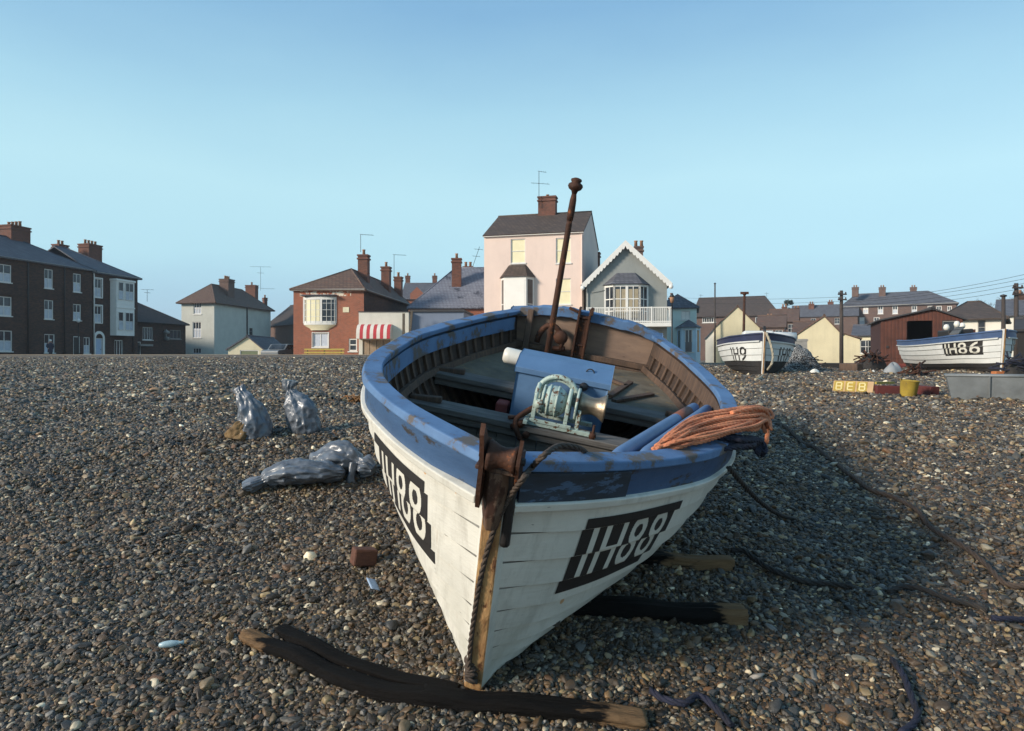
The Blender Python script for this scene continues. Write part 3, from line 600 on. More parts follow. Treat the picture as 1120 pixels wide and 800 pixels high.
# ------------------------------------------------------------------ houses
class House:
    "a building in its own frame: x along the front, y back, z up; measured from the photo"
    def __init__(s, name, label, cat, A, B, depth, zb, ze, group=None):
        s.A, s.B = Vector(A), Vector(B); s.zb = zb; s.H = ze - zb; d = s.B - s.A; s.W = d.length; s.u = d / s.W; s.n = Vector((-s.u.y, s.u.x)); s.D = depth
        s.root = empty(name, (s.A.x, s.A.y, zb), (0, 0, math.atan2(s.u.y, s.u.x)), label, cat, group)
    def hit(s, px, O, d):
        r = Vector(((px - CX) / F, 1)); det = d.x * (-r.y) + r.x * d.y; k = (-O.x * -r.y - r.x * O.y)
        # O + d*a = r*t
        a = (-O.x * -r.y + -r.x * O.y) / det if det else 0
        t = (O.y + d.y * a); return a, t
    def m(s, px, py, side='f', off=0):
        "pixel on a wall -> (distance along it, height above the base)"
        O, d = {'f': (s.A + s.n * off, s.u), 'r': (s.B, s.n), 'l': (s.A, s.n)}[side]
        a, t = s.hit(px, O, d); return a, ZZ(py, t) - s.zb
    def P(s, side):
        return {'f': (lambda a, z, q=0: Vector((a, q, z))), 'r': (lambda a, z, q=0: Vector((s.W - q, a, z))), 'l': (lambda a, z, q=0: Vector((q, s.D - a, z))), 'b': (lambda a, z, q=0: Vector((s.W - a, s.D - q, z)))}[side]
    def rects(s, L, side='f'):
        o = []
        for x0, y0, x1, y1 in L:
            a0, z1 = s.m(x0, y0, side); a1, z0 = s.m(x1, y1, side); o.append((a0, z0, a1, z1))
        return o
    def wall(s, mat, openings=None, reveal=.12, gables=None, sidemat=None, backmat=None, H=None, name='wall'):
        mb = MB(); openings = openings or {}; H = H or s.H
        for side, L in (('f', s.W), ('r', s.D), ('b', s.W), ('l', s.D)):
            P = s.P(side); op = [o for o in openings.get(side, [])]; mi = 1 if (side in 'rlb' and sidemat) else 0
            xs = sorted({0, L} | {min(max(v, 0), L) for o in op for v in (o[0], o[2])}); zs = sorted({-.6, H} | {min(max(v, -.6), H) for o in op for v in (o[1], o[3])})
            for i in range(len(xs) - 1):
                for j in range(len(zs) - 1):
                    cx, cz = (xs[i] + xs[i + 1]) / 2, (zs[j] + zs[j + 1]) / 2
                    if any(o[0] < cx < o[2] and o[1] < cz < o[3] for o in op): continue
                    mb.poly([P(xs[i], zs[j]), P(xs[i + 1], zs[j]), P(xs[i + 1], zs[j + 1]), P(xs[i], zs[j + 1])], mi)
            for o in op:
                x0, z0, x1, z1 = o; q = [(x0, z0), (x1, z0), (x1, z1), (x0, z1)]
                for i in range(4):
                    a, b = q[i], q[(i + 1) % 4]; mb.poly([P(a[0], a[1]), P(a[0], a[1], reveal), P(b[0], b[1], reveal), P(b[0], b[1])][::-1], mi)
        for g in gables or []:
            side, ax, rise = g; P = s.P(side); L = s.W if side in 'fb' else s.D
            if side == 'b': ax = L - ax
            mb.poly([P(0, H), P(L, H), P(ax, H + rise)], 1 if (side in 'rlb' and sidemat) else 0)
        return mb.build(name, [mat, sidemat or mat], s.root)
    def fbox(s, mb, side, x0, x1, z0, z1, q0, q1, mi=0):
        P = s.P(side); a, b = P(x0, z0, q0), P(x1, z1, q1)
        mb.box((a + b) / 2, [abs(b[i] - a[i]) for i in range(3)], None, mi)
    def window(s, side, r, bars=(2, 2), frame='frame', pane='pane', curtain=None, sill=True, bw=.055, reveal=.12, name='window', surround=0, parent=None, lintel=False):
        x0, z0, x1, z1 = r; mb = MB(); f0, f1 = reveal - .07, reveal + .0
        g = .002
        for a0, a1, b0, b1 in ((x0 + g, x0 + bw, z0 + g, z1 - g), (x1 - bw, x1 - g, z0 + g, z1 - g), (x0 + bw, x1 - bw, z0 + g, z0 + bw), (x0 + bw, x1 - bw, z1 - bw, z1 - g)): s.fbox(mb, side, a0, a1, b0, b1, f0, f1)
        for i in range(1, bars[0]): c = x0 + (x1 - x0) * i / bars[0]; s.fbox(mb, side, c - bw * .35, c + bw * .35, z0 + bw, z1 - bw, f0 + .015, f1 - .005)
        for i in range(1, bars[1]): c = z0 + (z1 - z0) * i / bars[1]; s.fbox(mb, side, x0 + bw, x1 - bw, c - bw * .4, c + bw * .4, f0 + .01, f1 - .003)
        if sill: s.fbox(mb, side, x0 - .06, x1 + .06, z0 - .09, z0 - .003, -.07, f0)
        if surround:
            for a0, a1, b0, b1 in ((x0 - surround, x0 - .003, z0, z1 + surround), (x1 + .003, x1 + surround, z0, z1 + surround), (x0 - .003, x1 + .003, z1 + .003, z1 + surround)): s.fbox(mb, side, a0, a1, b0, b1, -.03, -.002)
        w = mb.build(name, M[frame], parent or s.root)
        p = MB(); P = s.P(side); p.poly([P(x0, z0, reveal - .02), P(x1, z0, reveal - .02), P(x1, z1, reveal - .02), P(x0, z1, reveal - .02)]); p.build('pane', M[pane], w)
        if curtain:
            c = MB(); n = 12; k0 = curtain[1]; rows = [[P(x0 + bw + (x1 - x0 - 2 * bw) * i / n, z0 + bw + (z1 - z0 - 2 * bw) * k, reveal - .028 + .004 * (i % 2)) for i in range(n + 1)] for k in (k0, curtain[2])]
            c.grid(rows, 0, True); c.build('curtain', M[curtain[0]], w)
        return w
    def door(s, side, r, mat='bluedoor', frame='frame', panels=True, name='door'):
        x0, z0, x1, z1 = r; mb = MB(); s.fbox(mb, side, x0 + .07, x1 - .07, z0, z1 - .07, .06, .11)
        if panels:
            w = (x1 - x0) / 2
            for cx in (x0 + w * .62, x1 - w * .62):
                for b0, b1 in ((.1, .42), (.52, .9)): s.fbox(mb, side, cx - w * .22, cx + w * .22, z0 + (z1 - z0) * b0, z0 + (z1 - z0) * b1, .05, .062)
        d = mb.build(name, M[mat], s.root); f = MB()
        for a0, a1, b0, b1 in ((x0, x0 + .068, z0, z1), (x1 - .068, x1, z0, z1), (x0 + .07, x1 - .07, z1 - .068, z1)): s.fbox(f, side, a0 + .002, a1 - .002, b0, b1 - .002, .03, .115)
        f.build('frame', M[frame], d); h = MB(); c = s.P(side)(x1 - .16, z0 + 1.0, .03); h.lathe([(0, -.03), (.03, -.02), (.03, .02), (0, .03)], c, RX90, 8); h.build('handle', M['iron'], d)
        return d
    def roof(s, kind, rise, mat, over=.3, ax=None, i0=None, i1=None, th=.1, verge=None, eave=None):
        H = s.H + .02; W, D = s.W, s.D; v = over if verge is None else verge
        if kind == 'x':                                              # ridge along the front
            yr = D / 2 if ax is None else ax; i0 = -v if i0 is None else i0; i1 = -v if i1 is None else i1
            k = rise / yr; zf = H - over * k; kb = rise / (D - yr); zk = H - over * kb
            e = [(-v if i0 <= 0 else -over, -over, zf), (W + (v if i1 <= 0 else over), -over, zf), (W + (v if i1 <= 0 else over), D + over, zk), (-v if i0 <= 0 else -over, D + over, zk)]
            R0, R1 = (i0, yr, H + rise), (W - i1, yr, H + rise); F_ = [[e[0], e[1], R1, R0], [e[2], e[3], R0, R1]]
            if i0 > 0: F_.append([e[3], e[0], R0])
            if i1 > 0: F_.append([e[1], e[2], R1])
        else:
            xr = W / 2 if ax is None else ax; i0 = -v if i0 is None else i0; i1 = -v if i1 is None else i1
            kl = rise / xr; zl = H - over * kl; kr = rise / (W - xr); zr = H - over * kr
            f0 = -v if i0 <= 0 else -over; f1 = D + (v if i1 <= 0 else over)
            e = [(-over, f0, zl), (W + over, f0, zr), (W + over, f1, zr), (-over, f1, zl)]
            R0, R1 = (xr, i0, H + rise), (xr, D - i1, H + rise); F_ = [[e[3], e[0], R0, R1], [e[1], e[2], R1, R0]]
            if i0 > 0: F_.append([e[0], e[1], R0])
            if i1 > 0: F_.append([e[2], e[3], R1])
        bm = bmesh.new(); vs = {}
        for f in F_: bm.faces.new([vs.setdefault(p, None) or vs.__setitem__(p, bm.verts.new(p)) or vs[p] for p in f])
        bmesh.ops.recalc_face_normals(bm, faces=bm.faces); 
        if sum(f.normal.z for f in bm.faces) < 0: bmesh.ops.reverse_faces(bm, faces=bm.faces)
        me = bpy.data.meshes.new('roof'); bm.to_mesh(me); bm.free(); me.materials.append(mat); o = bpy.data.objects.new('roof', me); C.objects.link(o); o.parent = s.root
        md = o.modifiers.new('thick', 'SOLIDIFY'); md.thickness = th; md.offset = 1; md.use_even_offset = True
        rt = MB(); a, b = Vector(R0), Vector(R1); rt.tube([a + Vector((0, 0, th * 1.0)), b + Vector((0, 0, th * 1.0))], .09, 8)
        for E_, R_, i in ((e[0], R0, i0), (e[1], R1 if kind == 'x' else R0, i1 if kind == 'x' else i0), (e[2], R1, i1), (e[3], R0 if kind == 'x' else R1, i0 if kind == 'x' else i1)):
            if i > 0: rt.tube([Vector(E_) + Vector((0, 0, th)), Vector(R_) + Vector((0, 0, th))], .075, 6)
        rt.build('ridge_tiles', mat, s.root)
        if eave:
            gb = MB()
            if kind == 'x': gb.box((W / 2, -over * .5, s.H - .03), (W + 2 * v * .6, over + .02, .12))
            else:
                gb.box((W / 2, -over * .5, s.H - .03), (W + over, over + .02, .12)) if i0 > 0 else None
                gb.box((W + over * .5, D / 2, s.H - .05), (over, D, .1))
            if gb.v: gb.build('eaves', M[eave], s.root)
        return o
    def chimney(s, x, y, w, d, z0, z1, pots=2, mat='chimbrick', along='x', poth=.45):
        mb = MB(); h = z1 - z0; mb.box((x, y, (z0 + z1) / 2), (w, d, h)); mb.box((x, y, z1 - .34), (w + .14, d + .14, .12)); mb.box((x, y, z1 - .06), (w + .12, d + .12, .13)); c = mb.build('chimney', M[mat], s.root)
        for i in range(pots):
            t = (i - (pots - 1) / 2) * .42; p = MB(); p.lathe([(.13, 0), (.11, poth * .8), (.14, poth * .85), (.14, poth), (.1, poth)], (x + (t if along == 'x' else 0), y + (t if along == 'y' else 0), z1 - .005), None, 10); p.build('chimney_pot', M['pot'], c)
        return c
    def loc(s, px, D):
        p = P2(px, D) - s.A; return p.dot(s.u), p.dot(s.n)
    def chim_px(s, px0, px1, pt, pb, D, pots=2, mat='chimbrick', along='x', d=None):
        x, y = s.loc((px0 + px1) / 2, D); w = (px1 - px0) / F * D; return s.chimney(x, y, w, d or w * .8, ZZ(pb, D) - s.zb, ZZ(pt, D) - s.zb, pots, mat, along)
    def pipe(s, side, px, y0, y1, r=.05, mat='frame'):
        a, z1 = s.m(px, y0, side); _, z0 = s.m(px, y1, side); p = s.P(side); mb = MB(); mb.tube([p(a, z0, -.08), p(a, z1, -.08), p(a, z1 + .12, .02)], r, 8); mb.build('drainpipe', M[mat], s.root)
def aerial(px, D, y0, y1, label, arms=((0, .5),), lean=0, mat='iron'):
    z0, z1 = ZZ(y0, D), ZZ(y1, D); p = P2(px, D); mb = MB(); mb.tube([(0, 0, z0), (lean, 0, z1)], .022, 6)
    for k, (dz, w, *o) in enumerate(arms):
        z = z1 - dz; x0 = o[0] if o else 0; x = lean * (z - z0) / (z1 - z0); mb.tube([(x + x0 - w, -.1, z + .02), (x + x0 + w, .15, z - .02)], .016, 5)
        for q in (-.7, -.2, .3, .8): mb.tube([(x + x0 + w * q, -.22, z), (x + x0 + w * q, .22, z)], .009, 4)
    o = mb.build('television_aerial', M[mat]); o.location = (p.x, p.y, 0)
    for v in o.data.vertices: v.co.z -= z0
    o.location.z = z0; return tag(o, label, 'aerial', None)
def lamp_post(px, D, y_top, y_bot, label, kind='globe'):
    p = P2(px, D); z0 = gz(p.x, p.y) - .1; z1 = ZZ(y_top, D); h = z1 - z0; r = empty('street_lamp', (p.x, p.y, z0), (0, 0, 0), label, 'street lamp')
    mb = MB(); mb.lathe([(.1, 0), (.1, .5), (.06, .7), (.045, h * .6), (.04, h - .3), (.07, h - .28), (.04, h - .26), (0, h - .26)], (0, 0, 0), None, 10); mb.build('post', M['iron'], r)
    mb = MB()
    if kind == 'globe': mb.lathe([(.04, h - .26), (.13, h - .2), (.17, h - .08), (.13, h + .05), (0, h + .1)], (0, 0, 0), None, 14)
    else: mb.lathe([(.1, h - .26), (.16, h + .1), (.1, h + .18), (0, h + .28)], (0, 0, 0), None, 6)
    mb.build('lantern', M['lampglass'] if kind == 'globe' else M['pot'], r)
    if kind != 'globe': mb = MB(); mb.lathe([(.19, h + .12), (.1, h + .26), (.03, h + .36), (0, h + .38)], (0, 0, 0), None, 6); mb.build('cap', M['iron'], r)

def PF(px0, px1, D, sk=0.0):
    "front that faces the camera squarely (turned by sk radians): its two ends"
    m = P2((px0 + px1) / 2, D); r = m.normalized(); u = Vector((r.y, -r.x)); u = Vector((u.x * math.cos(sk) - u.y * math.sin(sk), u.x * math.sin(sk) + u.y * math.cos(sk))); e = []
    for px in (px0, px1):
        q = Vector(((px - CX) / F, 1)); det = u.x * -q.y + q.x * u.y; a = (m.x * q.y - m.y * q.x) / det; e.append(m + u * a)
    return e
def town():
    # -- dark brick terrace at the left edge
    A, B = P2(-70, 51.0), P2(101, 64.75)
    h = House('terraced_house', 'long dark brick three storey terrace with many white sash windows at the left edge', 'house', A, B, 9, 1.35, ZZ(296, 64.75))
    R = h.rects([(-12, 287, 12.6, 309.5), (48.5, 294, 58, 316), (80, 299, 88.7, 320), (-12, 323, 13, 346), (48.5, 328, 58.5, 349.5), (80, 332.5, 88.7, 350.8), (-12, 361, 13.5, 384.5), (48.5, 365.5, 60, 386), (91.5, 369, 98.5, 387)])
    dr = h.rects([(80.2, 368, 87.4, 388)])[0]; dr = (dr[0], 0.1, dr[2], dr[3])
    h.wall(M['darkbrick'], {'f': R + [dr]})
    for i, r in enumerate(R): h.window('f', r, (3 if i % 3 == 0 and i < 7 else 2, 2), 'frame', curtain=('curtain', 0, .48), bw=.07)
    h.door('f', dr, 'iron'); h.roof('x', 2.45, M['slate'], .25, i0=0, i1=4.2, eave='greyframe')
    h.pipe('f', 30, 288, 388, .06, 'iron'); h.pipe('f', 70, 293, 388, .05, 'iron'); h.chim_px(4.5, 27, 248, 275, 62, 4, along='y'); h.chim_px(60, 72, 268, 283, 69, 2)
    mb = MB()
    for z in (2.75, 5.55): h.fbox(mb, 'f', 0, h.W, z, z + .14, -.04, -.003)
    mb.build('string_course', M['darkbrick'], h.root)
    # -- end house with the white box bay
    A, B = P2(101.4, 64.9), P2(150.5, 70.4)
    h = House('terraced_house', 'dark brick end house with tall white two storey bay and arched pale blue door', 'house', A, B, 9, 1.35, ZZ(301, 67.5))
    R = h.rects([(103.4, 304.5, 111.3, 325.8), (103.4, 334.3, 111.3, 353.4)]); shop = h.rects([(125.3, 372, 134.4, 388)])[0]; shop = (shop[0], .3, shop[2], shop[3])
    dr = h.rects([(104.5, 370, 112, 388)])[0]; dr = (dr[0], .1, dr[2], dr[3])
    h.wall(M['darkbrick'], {'f': R + [dr, shop]})
    for r in R: h.window('f', r, (2, 2), 'frame', curtain=('curtain', 0, .5), bw=.07, surround=.12)
    h.window('f', shop, (3, 1), 'frame', bw=.08); h.door('f', dr, 'bluedoor')
    cx = (dr[0] + dr[2]) / 2; w = (dr[2] - dr[0]) / 2; mb = MB()
    for k in range(13):
        a0, a1 = PI * k / 13, PI * (k + 1) / 13; q = [(cx + (w + d) * math.cos(a), dr[3] + (w + d) * math.sin(a) * 1.05) for a, d in ((a0, 0), (a1, 0), (a1, .25), (a0, .25))]
        mb.poly([Vector((x, -.05, z)) for x, z in q][::-1])
        mb.poly([Vector((q[2][0], -.05, q[2][1])), Vector((q[2][0], 0, q[2][1])), Vector((q[3][0], 0, q[3][1])), Vector((q[3][0], -.05, q[3][1]))])
    h.fbox(mb, 'f', dr[0] - .25, dr[0] - .002, .1, dr[3], -.05, -.002); h.fbox(mb, 'f', dr[2] + .002, dr[2] + .25, .1, dr[3], -.05, -.002); mb.build('door_surround', M['trim'], h.root)
    b = h.rects([(120.4, 305.3, 140.2, 367.9)])[0]; bay = MB(); h.fbox(bay, 'f', b[0], b[2], b[1], b[3], -.75, -.003)
    h.fbox(bay, 'f', b[0] - .08, b[2] + .08, b[3] - .16, b[3] + .02, -.85, -.004); h.fbox(bay, 'f', b[0] - .05, b[2] + .05, (b[1] + b[3]) / 2 - .05, (b[1] + b[3]) / 2 + .08, -.8, -.752)
    by = bay.build('bay', M['trim'], h.root)
    for zz in ((.1, .42), (.64, .95)):
        for xx in ((.08, .36), (.46, .92)):
            r = (b[0] + (b[2] - b[0]) * xx[0], b[1] + (b[3] - b[1]) * zz[0], b[0] + (b[2] - b[0]) * xx[1], b[1] + (b[3] - b[1]) * zz[1]); wv = h.window('f', r, (2 if xx[1] > .5 else 1, 2), 'frame', curtain=('curtain', 0, .5), sill=False, parent=by); wv.location = (0, -.875, 0)
    h.roof('x', 2.5, M['slate'], .3, i0=0, i1=4.3, eave='greyframe'); h.chim_px(90, 107.5, 268, 286, 71, 4); h.pipe('f', 102.2, 297, 388, .06); h.pipe('f', 145, 304, 388, .05, 'iron')
    # -- low dark house
    A, B = P2(146, 74), P2(203, 80)
    h = House('cottage', 'low dark brick house with brown hipped roof between terrace end and white house', 'house', A, B, 10, 1.3, ZZ(353, 76))
    R = h.rects([(156, 358, 167, 372), (186, 361, 198, 371)]); dr = h.rects([(150, 374, 154, 388)])[0]; dr = (dr[0], .1, dr[2], dr[3])
    h.wall(M['darkbrick'], {'f': R + [dr]}); h.window('f', R[0], (4, 1), 'frame'); h.window('f', R[1], (3, 1), 'greyframe'); h.door('f', dr, 'iron')
    h.roof('x', 2.3, M['darktile'], .3, i0=.01, i1=3.2, ax=4); mb = MB(); a = h.rects([(148.5, 376.5, 163, 379)])[0]; h.fbox(mb, 'f', a[0], a[2], a[1], a[3], -.7, -.003); mb.build('porch_canopy', M['greyframe'], h.root)
    mb = MB(); c, z = h.m(180, 366); h.fbox(mb, 'f', c - .05, c + .05, z - .6, z + .6, -.3, -.01); mb.lathe([(.05, 0), (.3, .1), (.34, .3), (.1, .45), (0, .5)], (c, -.35, z), None, 8); mb.lathe([(.02, 0), (.22, .05), (.2, .4), (0, .45)], (c + .1, -.35, z - .7), None, 8); mb.build('wall_lantern', M['greyframe'], h.root)
    aerial(161, 78, 330, 317, 'thin aerial on the roof of the low dark house', ((0, .7), (.35, .3)))
    # -- tall white rendered house
    A, B = P2(195.5, 85), P2(234.3, 85)
    h = House('rendered_house', 'plain three storey house of pale grey green render with slate hipped roof', 'house', A, B, 14.5, .8, ZZ(328.5, 85))
    h.n = (P2(296.5, 99.5) - P2(234.3, 85)).normalized(); ang = math.atan2(-h.n.x, h.n.y); h.u = Vector((math.cos(ang), math.sin(ang))); h.A = P2(234.3, 85) - h.u * h.W; h.root.location = (h.A.x, h.A.y, .8); h.root.rotation_euler = (0, 0, ang)
    R = h.rects([(211.7, 331, 220.3, 343.8), (210.8, 352.3, 220, 369.7), (210.8, 380.8, 220, 394)]); S = h.rects([(272.8, 358.8, 276.5, 367)], 'r')
    h.wall(M['greenw'], {'f': R, 'r': S})
    for r in R: h.window('f', r, (3, 2), 'frame', curtain=('curtain', 0, .6), bw=.08)
    h.window('r', S[0], (1, 2), 'greyframe'); h.roof('y', 2.25, M['redtile'], .45, i0=3, i1=4); h.pipe('r', 269.8, 334, 388, .09, 'iron')
    x, y = h.W * .72, 5.0; h.chimney(x, y, 1.3, 1.5, h.H + .5, h.H + 3.2, 3, 'brownbrick', 'y'); x = h.W * .5; h.chimney(x, 13.2, 1.5, .9, h.H + 1.0, h.H + 3.3, 1)
    aerial(285, 99, 318, 292, 'tall double aerial beside the red chimney of the pale green house', ((0, 1.5), (.9, .5), (3.2, 1.0, 1)))
    # -- small brick house behind
    h = House('cottage', 'small brick house with dark roof half hidden between pale house and red brick house', 'house', P2(292, 104), P2(332, 96), 8, .8, ZZ(355, 100)); h.wall(M['brownbrick']); h.roof('x', 3.2, M['darktile'], .3)
    h.window('f', (2.0, 1.0, 3.0, 2.4), (2, 2)); h.chim_px(287.5, 292, 326, 340, 104, 1)
    # -- cream garage
    h = House('garage', 'cream gabled garage with olive green door and long dark roof', 'garage', P2(249.5, 60), P2(287.5, 60), 6.5, 1.3, ZZ(382.5, 60))
    d = (1.05, .05, 2.7, ZZ(383.2, 60) - 1.3); h.wall(M['creampale'], {'f': [d]}, gables=[('f', h.W * .56, 1.1), ('b', h.W * .56, 1.1)]); h.door('f', d, 'greendoor', 'trim', False); h.roof('y', 1.1, M['slate'], .15, ax=h.W * .56, verge=.15)
    # -- red brick house with bow window
    A, B = P2(318.5, 52), P2(398, 52)
    h = House('brick_house', 'two storey red brick house with white bow window and mossy hipped roof', 'house', A, B, 14.5, 1.4, ZZ(316.5, 52))
    n = (P2(447, 66.5) - B).normalized(); ang = math.atan2(-n.x, n.y); h.u = Vector((math.cos(ang), math.sin(ang))); h.n = n; h.A = B - h.u * h.W; h.root.location = (h.A.x, h.A.y, 1.4); h.root.rotation_euler = (0, 0, ang)
    R = h.rects([(341.8, 364.3, 359.2, 379.8), (381.3, 370.5, 390.6, 384.3)]); h.wall(M['redbrick'], {'f': R}, sidemat=M['darkbrick'])  # side walls in darker brick, painting in their shade
    h.window('f', R[0], (2, 1), 'frame', curtain=('curtain', 0, 1), bw=.08, surround=.05); h.window('f', R[1], (1, 2), 'frame', bw=.1)
    x0, z1 = h.m(332.5, 325); x1, z0 = h.m(367.3, 353.8); cx = (x0 + x1) / 2; hw = (x1 - x0) / 2
    def bow(k, q=0): a = -1 + 2 * k; return Vector((cx + (hw + q) * a, -(.32 + q) * (1 - a * a) ** .5 if abs(a) < 1 else -.01, 0))
    fr = MB(); gl = MB(); N = 9
    for z, hh, q in ((z0, .26, .02), (z1 - .12, .2, .04)):
        pts = [bow(k / 24, q) for k in range(25)]; fr.grid([[p + Vector((0, 0, z - .12)) for p in pts], [p + Vector((0, 0, z + hh - .1)) for p in pts]], 0, True)
    pts = [bow(k / 24, .0) for k in range(25)]; gl.grid([[p + Vector((0, 0, z0)) for p in pts], [p + Vector((0, 0, z1)) for p in pts]], 0, True)
    for k in range(N + 1):
        wd = .05 if k in (0, 1, 5, N) else .012
        if k == 5: wd = .075
        p = bow(.5 - .5 * math.cos(PI * k / N), .012); fr.box((p.x, p.y, (z0 + z1) / 2), (wd * 2, .05, z1 - z0))
    for j in range(1, 4):
        z = z0 + (z1 - z0) * j / 4; fr.grid([[bow(k / 24, .012) + Vector((0, 0, z - .015)) for k in range(25)], [bow(k / 24, .012) + Vector((0, 0, z + .015)) for k in range(25)]], 0, True)
    w = fr.build('bow_window', M['frame'], h.root); gl.build('pane', M['pane'], w); cu = MB(); cu.grid([[bow(k / 24, .006) + Vector((0, .0, z0 + .1)) for k in range(2, 14)], [bow(k / 24, .006) + Vector((0, .0, z1 - .12)) for k in range(2, 14)]], 0, True); cu.build('curtain', M['blind'], w)  # cream here paints the yellow light on the middle panes
    co = MB(); rows = []
    for f, zz in ((1, 0), (.9, -.1), (.62, -.3), (.55, -.42)): rows.append([Vector((cx + (p.x - cx) * f, p.y * f, z0 - .12 + zz)) for p in pts])
    co.grid(rows[::-1], 0, True); co.build('corbel', M['creampale'], w); lt = MB(); lt.box((cx, -.24, z1 + .1), (2 * hw + .2, .5, .08)); lt.build('window_roof', M['slate'], w)
    a, z = h.m(378.5, 339); mb = MB(); h.fbox(mb, 'f', a - .24, a + .24, z - .2, z + .2, -.04, -.003); mb.build('wall_plaque', M['creampale'], h.root)
    nt = NT('flaked_whitewash'); f = nt.ramp(nt.noise(nt.coord(), 2.6, 8, .7), .49, .53); m = nt.out(nt.mix(f, lin('9a5030'), lin('cfc6b4')), .9); x0, z1 = h.m(328, 317.5); x1, z0 = h.m(384, 324); mb = MB(); h.fbox(mb, 'f', x0, x1, z0, z1, -.012, -.003); mb.build('flaking_paint_band', m, h.root)
    h.roof('y', 1.75, M['redtile'], .22, ax=h.W * .68, i0=2.4, i1=1.0, eave='greyframe')
    h.chimney(h.W * .8, 3.6, .8, .7, h.H + .9, ZZ(279, 55.6) - 1.4, 1); h.chimney(h.W * .84, 9.6, .75, .7, h.H + .6, ZZ(292, 61.5) - 1.4, 1); h.chimney(h.W * .86, 13.6, .7, .65, h.H + .4, ZZ(303, 65.5) - 1.4, 1)
    aerial(394.5, 56.5, 276, 257, 'bent aerial on the tall chimney of the red brick house', ((0, .55, .5),)); aerial(431, 62, 305, 279, 'thin aerial pole behind the middle chimney of the red brick house', ((0, .6, .5),))
    # -- shop with striped awning
    A, B = P2(392.4, 50), P2(447, 50)
    h = House('beach_shop', 'flat white shop wall with boarded front under striped awning', 'shop', A, B, 5, 1.3, ZZ(341.5, 50)); op = h.rects([(396.5, 372, 427, 389)])[0]; op = (op[0], .05, op[2], op[3])
    h.wall(M['white'], {'f': [op]}); mb = MB(); n = 4
    for i in range(n): w = (op[2] - op[0]) / n; h.fbox(mb, 'f', op[0] + i * w + .02, op[0] + (i + 1) * w - .02, op[1], op[3], .07, .11)
    mb.build('shutter', paint('pale_boards', 'a08a72', '7d6a57', .6, 4, .8), h.root); mb = MB(); mb.box((h.W / 2, 2.5, h.H + .02), (h.W + .1, 5.1, .06)); mb.build('roof', M['felt'], h.root)
    x0, z1 = h.m(392.6, 355); x1, z0 = h.m(429, 371); mr, mw = paint('red_canvas', 'b83a3e', '98292e', .4, 3, .8), paint('white_canvas', 'd8d0c4', 'c2b9ac', .4, 3, .8); mb = MB(); n = 10; H_ = z1 - z0
    prof = [(-.02, z1), (-.3, z1 - .02), (-.62, z1 - .16), (-.85, z1 - .45), (-.92, z1 - .75), (-.93, z0)]
    for i in range(n):
        a0, a1 = x0 + (x1 - x0) * i / n, x0 + (x1 - x0) * (i + 1) / n; mb.grid([[(a0, y, z) for y, z in prof], [(a1, y, z) for y, z in prof]], 1 - i % 2 if i else 1, True)
    for xx in (x0, x1): mb.poly([(xx, y, z) for y, z in prof] + [(xx, -.02, z0)], 1 if xx == x0 else 1)
    o = mb.build('awning', [mr, mw], h.root); 
    pw = wood('grey_post', '6a5f50', '453d33', 3, 2)
    for px, dx, yt in ((441.3, 0, 343), (445, .35, 340)):
        p = P2(px, 49.3); mb = MB(); mb.beam((0, 0, -.3), (dx, .1, ZZ(yt, 49.3) - 1.3), .17, .14, (0, 1, 0)); o = mb.build('timber_post', pw); o.location = (p.x, p.y, 1.3); tag(o, 'upright grey timber post in front of the white shop wall' if not dx else 'slanting grey timber post leaning by the white shop corner', 'post')
    # -- grey wall building
    h = House('outbuilding', 'flat roofed blue grey outbuilding with dark fascia below the patched slate roof', 'building', P2(449.5, 50.5), P2(507, 50.2), 5, 1.3, ZZ(341, 50.4)); op = (.35, .05, 1.5, 1.6); h.wall(M['blueg'], {'f': [op]}); h.door('f', op, 'greyframe', 'greyframe')
    mb = MB(); mb.box((h.W / 2, 2.45, h.H + .06), (h.W + .15, 5.2, .16)); mb.build('roof', M['felt'], h.root)
    # -- slate roofed house
    h = House('slate_house', 'brick house with patched blue grey slate roof and tall chimney left of the pink house', 'house', P2(448, 58), P2(535, 58), 9.6, 1.3, ZZ(336.5, 58)); h.wall(M['redbrick']); h.window('f', (4.7, 2.9, 5.3, 3.8), (1, 1))
    h.roof('x', 3.9, M['slateold'], .2, ax=4.8, i0=3.55, i1=0); h.chim_px(494.5, 504.5, 283, 318, 60.6, 1); x, y = h.loc(512, 63.2); h.chimney(x, y, .9, .6, h.H + 3.4, ZZ(292, 63.2) - 1.3, 2)
    aerial(517, 63.4, 292, 270, 'leaning aerial beside the pink house wall', ((.25, .4), (.9, .35)), lean=.65)
    # -- houses behind
    h = House('distant_house', 'far grey roofed house with small red gable seen between chimneys', 'house', P2(440, 110), P2(482, 110), 9, 1.3, ZZ(327, 110)); h.wall(M['redbrick']); h.roof('x', 2.9, M['slate'], .3); x, y = h.loc(455, 108.5)
    mb = MB(); mb.poly([(x - 1.1, -.35, h.H - .1), (x + 1.1, -.35, h.H - .1), (x + 1.1, -.35, h.H + .8), (x, -.35, h.H + 1.9), (x - 1.1, -.35, h.H + .8)]); mb.box((x, 1.2, h.H + .3), (2.1, 3, .9)); mb.build('gable', M['redbrick'], h.root)
    for px in (446, 475.5): h.chim_px(px - 2.4, px + 2.4, 302, 312, 115, 1)
    # -- pink house
    A, B = P2(529.5, 51.9), P2(638, 50)
    h = House('pink_house', 'tall pale pink rendered house with brown tile roof and single brick chimney', 'house', A, B, 8.6, 1.3, ZZ(256, 50.9))
